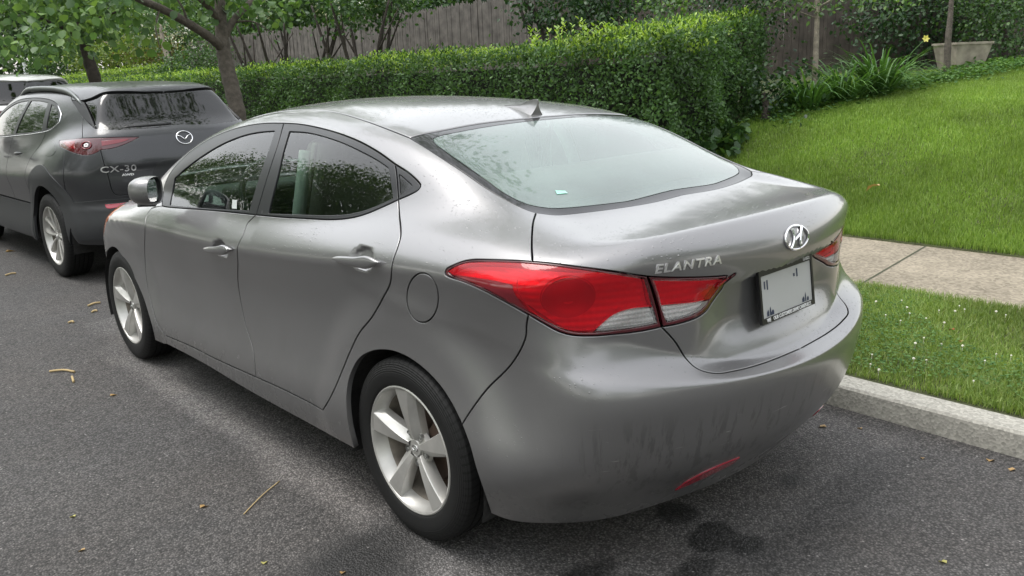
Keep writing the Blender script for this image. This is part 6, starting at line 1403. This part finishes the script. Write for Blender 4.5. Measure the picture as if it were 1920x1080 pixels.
    w2 = [[(-.9, .46, 1.405), (-.9, .7, 1.420), (-.9, .95, 1.423)], [(-.9, .95, 1.423), (-.9, 1.05, 1.145)], [(-.9, 1.05, 1.145), (-.9, .7, 1.162), (-.9, .36, 1.185)], [(-.9, .36, 1.185), (-.9, .46, 1.405)]]
    w3 = [[(-.9, .24, 1.37), (-.9, .36, 1.393)], [(-.9, .36, 1.393), (-.9, .27, 1.20)], [(-.9, .27, 1.20), (-.9, .16, 1.215), (-.9, .085, 1.26), (-.9, .12, 1.31), (-.9, .24, 1.37)]]
    fr = patch('side_window_frame', f, DP, wf, MATS['trim'], root, holes=[w1, w2, w3], h=.025, gap=.002, off=-.002, **kw)
    for w_ in (w1, w2, w3): patch('side_window', f, DP, w_, GL, root, h=.04, gap=-.002, off=-.007, depth=0, **kw)
    for s_ in (-1, 1):
        tb_ = MB(); p, _ = shoot(f, np.array([[-1.5, y, z] for _, y, z in catmull(np.array(belt), 6)]), np.tile([1., 0, 0], (len(catmull(np.array(belt), 6)), 1)), 0, 1.4)
        p2, _ = shoot(f, np.array([[-1.5, y, z] for _, y, z in catmull(np.array(tail), 5)]), np.tile([1., 0, 0], (len(catmull(np.array(tail), 5)), 1)), 0, 1.4)
        pts = [(-s_*x if s_ > 0 else x, y, z) for x, y, z in np.vstack([p, p2[1:]])]; pts = [(abs(x)*s_, y, z) for x, y, z in pts]
        tb_.tube(pts, .005, 6); tb_.build('window_trim', MATS['chrome'], root, smooth=True)
    roofe = [(-.56, 1.45, 1.5), (-.56, .9, 1.5), (-.55, .3, 1.5), (134, 181)]
    patch('roof', f, DT, [[(0, 1.50, 1.5), (-.3, 1.49, 1.5), (-.56, 1.45, 1.5)], roofe, [(134, 181), (135, 187.5), (182, 177.8), (255, 171.3), (0, -.45, 1.47)], [(0, -.45, 1.47), (0, .5, 1.5), (0, 1.50, 1.5)]], PT, root, 'merge', h=.03, gap=.003, depth=.035, **kw)
    gt = [(161, 188.5), (182, 179.3), (255, 172.8), (0, -.44, 1.465)]; gb = [(0, -.660, 1.192), (290, 239), (228, 242.6), (205, 242.5), (179, 241)]
    patch('rear_window', f, DR, [[(157, 190)]+gt[1:], [(0, -.44, 1.465), (0, -.660, 1.192)], gb, [(179, 241), (172, 222), (157, 190)]], GL, root, 'merge', h=.025, gap=.001, off=-.016, depth=0, **kw)
    patch('spoiler_winglet', f, DR, [[(134.5, 188.5), (140.6, 198.5), (155, 219.5), (179, 241)], [(179, 241), (170, 220), (157, 191)], [(157, 191), (146, 189), (134.5, 188.5)]], PC, root, h=.012, gap=.001, off=.002, **kw)
    lt = [(154.5, 259), (188, 258.3), (225, 257.2), (261, 256.8)]; lb = [(261, 256.8), (244, 266), (212, 277.5), (188, 281)]
    hs = [(188, 281), (195.5, 310), (204, 336), (212, 361), (218, 366), (-.50, -.77, .685), (0, -.82, .672)]
    hatch = patch('tailgate', f, DR, [rv(gb), ] and [gb, [(179, 241), (168, 232), (155, 219.5)], [(155, 219.5), (154, 240), (154.5, 259)], lt, lb, hs, [(0, -.82, .672), (0, -.80, .9), (0, -.73, 1.12), (0, -.66, 1.192)]], PT, root, 'merge', h=.02, gap=.0035, **kw)
    patch('rear_bumper', f, DR, [rv(hs), [(188, 281), (179, 287), (159, 291), (130, 283), (122, 279)], [(122, 279), (119, 320), (-.86, -.33, .60)], [(-.86, -.33, .60), (-.85, -.40, .45), (-.82, -.45, .34)], [(-.82, -.45, .34), (-.6, -.68, .32), (0, -.78, .30)], [(0, -.78, .30), (0, -.82, .5), (0, -.82, .672)]], PT, root, 'merge', h=.02, gap=.002, **kw)
    # claddings
    outer = [(-.9, .03+.565*math.cos(a), .36+.565*math.sin(a)) for a in np.linspace(R(22), R(150), 14)]
    inner = [(-.9, .03+.398*math.cos(a), .36+.398*math.sin(a)) for a in np.linspace(R(-14), R(168), 20)]
    inner = [(-.9, .03+.398*math.cos(a), .36+.398*math.sin(a)) for a in np.linspace(R(-14), R(188), 22)]
    patch('arch_cladding', f, DP, [outer, [outer[-1], (-.9, -.44, .50), inner[-1]], rv(inner), [inner[0], (-.9, .47, .42), outer[0]]], PC, root, h=.02, gap=.001, off=.008, depth=.03, **kw)
    fo_ = [(x, y+2.625, z) for x, y, z in outer]; fi_ = [(x, y+2.625, z) for x, y, z in [(-.9, .03+.398*math.cos(a), .36+.398*math.sin(a)) for a in np.linspace(R(-10), R(190), 22)]]
    patch('arch_cladding', f, DP, [fo_, [fo_[-1], fi_[-1]], rv(fi_), [fi_[0], fo_[0]]], PC, root, h=.03, gap=.001, off=.008, depth=.03, **kw)
    patch('bumper_cladding', f, DR, [[(112, 387), (126, 381.5), (160, 378), (196, 374.5), (230, 372.3), (261, 370), (0, -.83, .645)], [(0, -.83, .645), (0, -.84, .5), (0, -.79, .30)], [(0, -.79, .30), (-.45, -.73, .31), (191, 450), (149, 452.5)], [(149, 452.5), (138, 436), (126, 412), (112, 387)]], PC, root, 'merge', h=.02, gap=.001, off=.008, depth=.03, **kw)
    patch('bumper_reflector', f, DR, [[(197, 383.5), (225, 381), (258, 377.5)], [(258, 377.5), (261, 379), (257, 385)], [(257, 385), (225, 389), (201, 391), (197, 383.5)]], MATS['reflector'], root, h=.015, gap=0, off=.011, depth=.005, **kw)
    # lamps
    L = [[(111, 264), (122, 260.8), (154.5, 259), (188, 258.3), (225, 257.2), (261, 256.8)], lb, [(188, 281), (179, 287), (159, 291), (130, 283), (112, 273), (111, 264)]]
    lo = patch('tail_lamp', f, DR, L, MATS['lens_border'], root, h=.012, gap=.001, off=-.001, **kw)
    for o_ in lo:
        s_ = -1 if np.mean([v.co.x for v in o_.data.vertices]) < 0 else 1
        bc, _ = pix_hit(f, [(162, 272.5)], M=M); bn = f_grad(f, bc)[0]; bc = bc[0]*np.array([1, 1, 1.]); e1 = np.cross([0, 0, 1.], bn); e1 /= np.linalg.norm(e1); e2 = np.cross(bn, e1)
        for r_, tr_, mt in ((.034, .004, 'glow_red'), (.012, .006, 'bowl_clear')):
            rm_ = MB(); rm_.tube([(bc+bn*.002+(e1*math.cos(a)*r_*1.2+e2*math.sin(a)*r_*.85))*np.array([-s_ if s_ > 0 else 1, 1, 1]) for a in np.linspace(0, 2*math.pi, 29)], tr_, 8, cap=False); rm_.build('lamp_ring', MATS[mt], o_, smooth=True)
    strip = [(121, 268), (132, 266.5), (140, 267)]
    for nm, c_, mt in (('red_lens', [[(117, 267), (130, 264.5), (141, 264)], [(141, 264), (139, 272), (141, 280)], [(141, 280), (128, 276), (117, 267)]], 'glow_red'), ('red_lens', [[(190, 264.5), (215, 262), (244, 260)], [(244, 260), (230, 266), (191, 274)], [(191, 274), (190, 264.5)]], 'glow_red')):
        patch(nm, f, DR, c_, MATS[mt], lo[0], 'none', h=.01, gap=0, off=.001, depth=.003, **kw)
    # badge, letters
    lid = hatch; pl = rear_place(f, -.015, 1.098, 0, -1.3)
    bd = MB(); bd.tube([pl(.064*math.cos(a), .050*math.sin(a), .005) for a in np.linspace(0, 2*math.pi, 41)], .0050, 8, cap=False)
    for s_ in (-1, 1): bd.tube([pl(0, -.018, .006), pl(s_*.014, -.002, .006), pl(s_*.030, .012, .006), pl(s_*.058, .022, .005)], [.005, .0048, .004, .0035], 6)
    bd.build('rear_badge', MATS['chrome'], hatch, smooth=True)
    lp_, _ = pix_hit(f, [(223, 317), (234, 323)], M=M); pl = rear_place(f, lp_[0][0], lp_[0][2], 0, -1.3)
    text_mesh('model_lettering', 'CX-30', .066, MATS['letter'], hatch, pl, extrude=.003, sx=1.25, bold=.0006, spacing=1.08)
    pl = rear_place(f, lp_[1][0]+.02, lp_[1][2]-.020, 0, -1.3); text_mesh('drive_lettering', 'AWD', .022, MATS['letter'], hatch, pl, extrude=.003, sx=1.5, bold=.001)
    pr = [[(-.33, -.8, .70), (-.31, -.8, .86), (-.26, -.8, .925), (0, -.8, .94)], [(0, -.8, .94), (0, -.8, .70)], [(0, -.8, .70), (-.33, -.8, .70)]]
    patch('plate_recess', f, DR, pr, PC, hatch, 'merge', h=.02, gap=.001, off=.002, depth=.004, **kw)
    pm = MB(); pm.box((0, -.835, .80), (.305, .008, .152), rx=R(8)); pm.build('number_plate', MATS['plate'], hatch)
    wp = MB(); q0, _ = pix_hit(f, [(320, 232.5), (280, 236), (240, 239), (228, 241.5)], M=M); gn = f_grad(f, q0); wp.tube([a+n_*.006 for a, n_ in zip(q0, gn)], [.012, .011, .008, .004], 6); wp.build('rear_wiper', MATS['black'], root, smooth=True)
    # fuel flap, handles, rails
    patch('fuel_flap', f, DP, [[(92+13*math.cos(a), 277.8+15.5*math.sin(a)) for a in np.linspace(0, 6.2832, 15)]], PT, root, 'none', h=.02, gap=0, off=.0025, depth=.005, **kw)
    for y, z in ((.50, 1.0), (1.32, .975)):
        for s_ in (-1, 1):
            hn = MB(); rings = []
            for t in np.linspace(0, 1, 13):
                e = max(1e-3, math.sin(math.pi*t))**.5; rings.append([(s_*(.872+.022*e+.010*e*math.cos(a)), y+.22*t, z-.012*t+.015*e*math.sin(a)) for a in np.linspace(0, 2*math.pi, 10, endpoint=False)])
            hn.loft(rings); hn.build('door_handle', PT, root, smooth=True)
    for s_ in (-1, 1):
        rl = MB(); ys = np.linspace(-.20, 1.45, 21); pts = []
        for i, y in enumerate(ys):
            p, _ = shoot(f, np.array([[s_*.565, y, 2.2]]), np.array([[0, 0, -1.]]), 0, 1.5); e = min(1, i/4, (20-i)/4); pts.append((s_*.565, y, p[0][2]-.012+.045*math.sin(math.pi/2*e)))
        rl.tube(pts, [.010+.012*min(1, i/3, (20-i)/3) for i in range(21)], 10); rl.build('roof_rail', MATS['rail'], root, smooth=True)
    # unseen front end, simple but whole
    patch('front_fender', f, DS, [rv(fsm), [(-.9, 2.22, 1.085), (-.74, 2.5, 1.10), (-.72, 2.9, 1.0), (-.66, 3.3, .9)], [(-.66, 3.3, .9), (-.8, 3.3, .7), (-.83, 3.2, .5)], [(x, y+2.625, z) for x, y, z in rv(arch)][4:], [(-.9, 2.655+.40*math.cos(R(-14))-1e-3, .26), (-.9, 2.22, .57)]] if False else [rv(fsm), [(-.9, 2.22, 1.085), (-.74, 2.5, 1.10), (-.70, 2.9, 1.0)], [(-.70, 2.9, 1.0), (-.86, 2.95, .8), (-.87, 3.0, .62)], [(-.9, 2.655+.40*math.cos(a), .36+.40*math.sin(a)) for a in np.linspace(R(40), R(150), 14)], [(-.9, 2.31, .56), (-.9, 2.22, .57)]], PT, root, h=.04, gap=.002, **kw)
    patch('windscreen', f, DT, [[(0, 1.51, 1.5), (-.3, 1.50, 1.5), (-.555, 1.46, 1.5)], [(-.555, 1.46, 1.5), (-.56, 1.8, 1.4), (-.63, 2.4, 1.1)], [(-.63, 2.4, 1.1), (-.3, 2.5, 1.1), (0, 2.52, 1.1)], [(0, 2.52, 1.1), (0, 1.51, 1.5)]], GL, root, 'merge', h=.05, gap=.001, depth=0, **kw)
    patch('bonnet', f, DT, [[(0, 2.53, 1), (-.4, 2.5, 1), (-.70, 2.45, 1)], [(-.70, 2.45, 1), (-.69, 2.9, .9), (-.62, 3.2, .9)], [(-.62, 3.2, .9), (-.3, 3.36, .9), (0, 3.4, .9)], [(0, 3.4, .9), (0, 2.53, 1)]], PT, root, 'merge', h=.05, gap=.002, **kw)
    DN = Dom((0, 2.7, .6), (-.45, .89, .05))
    patch('front_bumper', f, DN, [[(-.87, 3.0, .62), (-.83, 3.05, .85), (-.6, 3.22, .89), (-.3, 3.38, .88), (0, 3.42, .88)], [(0, 3.42, .88), (0, 3.5, .6), (0, 3.4, .27)], [(0, 3.4, .27), (-.5, 3.3, .27), (-.8, 3.05, .30)], [(-.8, 3.05, .30), (-.87, 3.03, .45), (-.87, 3.0, .62)]], PC, root, 'merge', h=.04, gap=.002, **kw)
    for s_ in (-1, 1):
        for yw in (0, 2.655): make_wheel(root, 'ten', .238, .347, .215, .785, yw, .345, s_)
        for yw in (.03, 2.655):
            wl_ = MB(); n = 24; rings = [[(s_*x_, yw+.43*math.cos(a), .36+.43*math.sin(a)) for a in np.linspace(-.3, math.pi+.3, n)] for x_ in (.86, .5)]
            wl_.loft(rings, closed=False, cap=False); wl_.add([(s_*.5, yw+.43*math.cos(a), .36+.43*math.sin(a)) for a in np.linspace(-.3, math.pi+.3, n)], [tuple(range(n))]); wl_.build('wheel_liner', MATS['cavity'], root, smooth=True)
        mo = empty('side_mirror', (s_*.97, 2.0, 1.12)); mo.parent = root
        mh = MB(); mh.loft([[(math.cos(a)*.10*k, y, math.sin(a)*.075*k) for a in np.linspace(0, 6.283, 20, endpoint=False)] for k, y in ((.9, -.04), (1, -.02), (1, .03), (.8, .08), (.3, .11), (.01, .115))]); mh.build('mirror_housing', PT, mo, smooth=True)
    ub = MB(); ub.box((0, 1.33, .30), (1.6, 1.75, .12)); ub.box((0, 1.33, .72), (1.45, 1.8, .50)); ub.box((0, -.25, .62), (1.0, .7, .6)); ub.box((0, -.2, 1.05), (1.05, .55, .3)); ub.box((0, 2.9, .55), (1.0, .7, .5)); ub.box((0, 1.33, .24), (1.0, 3.6, .06)); ub.build('underbody', MATS['gap'], root)
    for s_ in (-1, 1):
        st = MB(); st.box((s_*.36, 1.2, 1.15), (.46, .12, .45), rx=R(15), bev=.05); st.build('front_seat', MATS['interior_dark'], root)
MATS['suv_glass'] = glass_mat('dark_privacy_glass', (.09, .10, .10), drops=False, rough=.05)
MATS['rail'] = simple('grey_roof_rail', (.16, .17, .17), .35, metal=.6)
MATS['glow_red'] = simple('deep_red_lens', (.20, .006, .016), .08, coat=1)
# ---------------------------------------------------------------- the parked cars
car = empty('parked_car'); tag(car, 'grey four-door saloon speckled with rain, parked nearest, its tail towards us', 'car', 'cars parked along the kerb')
build_sedan_body(car, None); build_sedan_parts(car)
suv = empty('parked_car', tuple(SUV_O), R(SUV_YAW)); tag(suv, 'dark grey crossover with black wheel-arch cladding parked in front of the grey saloon', 'car', 'cars parked along the kerb')
build_suv(suv)
# a white one beyond, seen only by its roof and tail
SWAP = {'charcoal_metallic_paint': MATS['paint_white'], 'black_textured_plastic': MATS['paint_white']}
def copy_white(o, parent):
    if o.name.split('.')[0] in ('model_lettering', 'drive_lettering', 'rear_badge', 'roof_rail'): return
    c = o.copy()
    if o.data:
        for i, m in enumerate(o.data.materials):
            if m and m.name in SWAP: c.data = o.data.copy() if c.data == o.data else c.data; c.data.materials[i] = SWAP[m.name]
    link(c); c.parent = parent
    for ch in [k for k in bpy.data.objects if k.parent == o]: copy_white(ch, c)
wht = empty('parked_car', (.66, 11.2, 0), R(2)); wht.scale = (1.07, 1.07, 1.12); tag(wht, 'white tall car with dark rear window, farthest ahead at the left edge', 'car', 'cars parked along the kerb')
for ch in [k for k in bpy.data.objects if k.parent == suv]: copy_white(ch, wht)
# ---------------------------------------------------------------- litter on road, lawn and pavement
m_dry = leaf_mat('dry_leaf', (.22, .11, .04), (.38, .24, .10), (.48, .36, .18), trans=.15); m_yel = leaf_mat('yellow_leaf', (.42, .38, .12), (.45, .42, .14), trans=.2); m_red = simple('red_leaf', (.42, .05, .03), .6); m_twig = simple('dry_twig', (.40, .30, .15), .8)
def gp(px, py, z=0):
    D = pixray([(px, py)])[0]; t = (z-CC[2])/D[2]; return CC+D*t
def fallen(px, py, s, mat, lab, ang=0, z=.004, cat='leaf', name='fallen_leaf'):
    p = gp(px, py, z)
    if z > .3:   # on the lawn slope
        for _ in range(30): zz = float(gz(p[0], p[1]))+.068; p = gp(px, py, zz)
    d = np.array([[math.cos(ang), math.sin(ang), .12]]); V, F = leaf_geo(np.array([p]), d, np.array([[.1, .1, 1.]]), np.array([s]), np.array([s*.62]), 1.2)
    o = big_mesh(name, V, F, mat); return tag(o, lab, cat)
for q in ((375, 952, .045, m_dry, 'curled brown leaf on the road left of the rear wheel of the saloon', .3), (141, 968, .030, m_yel, 'small pale yellow leaf on the road at the lower left', 2), (206, 742, .05, m_dry, 'pale torn leaf on the road beside the front wheel of the saloon', .2), (494, 1058, .035, m_yel, 'pale leaf on the road near the bottom edge, left of the rear wheel', 1),
          (1775, 1056, .035, m_yel, 'yellow-green leaf scrap on the road at the bottom right', 1.2), (1730, 860, .030, m_dry, 'small tan leaf on the road near the kerb', .4), (10, 472, .14, m_dry, 'large orange-brown leaf on the road at the far left edge', .1), (1615, 804, .03, m_dry, 'pale scrap on the road by the kerb foot, nearest the bumper', .9), (1550, 800, .05, m_dry, 'brown leaf heap scrap under the bumper corner by the kerb', 1.9), (1855, 865, .05, m_dry, 'tan leaf curl against the kerb foot at the right', .2), (160, 1030, .03, m_dry, 'crumpled brown leaf low on the road at the left', 2.4), (640, 1076, .03, m_dry, 'leaf fragment at the bottom edge below the rear wheel', .7), (1905, 880, .04, m_dry, 'dry leaf curl against the kerb at the right edge', 2.2)):
    fallen(*q)
for q in ((1420, 249, .085, m_dry, 'tan leaf on the lawn right of the rear window, lower of two', .3), (1394, 226, .07, m_dry, 'tan leaf on the lawn, left of a pair by the hedge foot', 1.2), (1573, 213, .07, m_dry, 'tan leaf on the lawn under the pale sapling', 2), (1650, 348, .075, m_dry, 'brown leaf standing in the lawn above the tail of the saloon', 1.5)): fallen(*q, z=.5)
for q in ((1789, 618, .035, m_red, 'small bright red leaf in the verge grass', 1.2), (1803, 640, .04, m_dry, 'pale tan leaf below the red leaf in the verge', .5)): fallen(*q, z=.155)
def twig(a, b, rad, lab, bend=.1):
    p, q = gp(*a, rad), gp(*b, rad); m_ = (p+q)/2+np.array([bend*.1, bend*.1, .004]); mb = MB(); mb.tube(catmull([p, m_, q], 4), rad, 6); tag(mb.build('twig', m_twig, smooth=True), lab, 'twig', 'dry twigs lying on the road')
twig((457, 964), (524, 902), .0022, 'long thin straw-coloured twig slanting beside the rear wheel'); twig((93, 696), (140, 697), .006, 'short thick tan twig on the road left of the front wheel'); twig((135, 706), (138, 716), .006, 'stubby twig end just below the short thick tan twig', 0)
for i, (a, b) in enumerate((((10, 516), (30, 512)), ((165, 573), (188, 567)), ((172, 585), (182, 583)), ((128, 605), (138, 604)))): twig(a, b, .007, ['tan bark piece on the road at the left edge, farthest', 'tan bark piece just ahead of the front wheel, larger', 'tan bark piece just ahead of the front wheel, smaller', 'small bark chip on the road, apart to the left of the front wheel'][i])
# a white marker post far left
mp = at(40, 92, 33); pm = MB(); pm.tube([(mp[0], mp[1], 1.0), (mp[0], mp[1], mp[2]+.35)], .06, 8); pm.box((mp[0], mp[1], mp[2]), (.16, .05, .6), rz=.4, bev=.01); tag(pm.build('marker_post', simple('white_post', (.6, .62, .62), .6)), 'thin white post in the dark greenery at the far left', 'post')
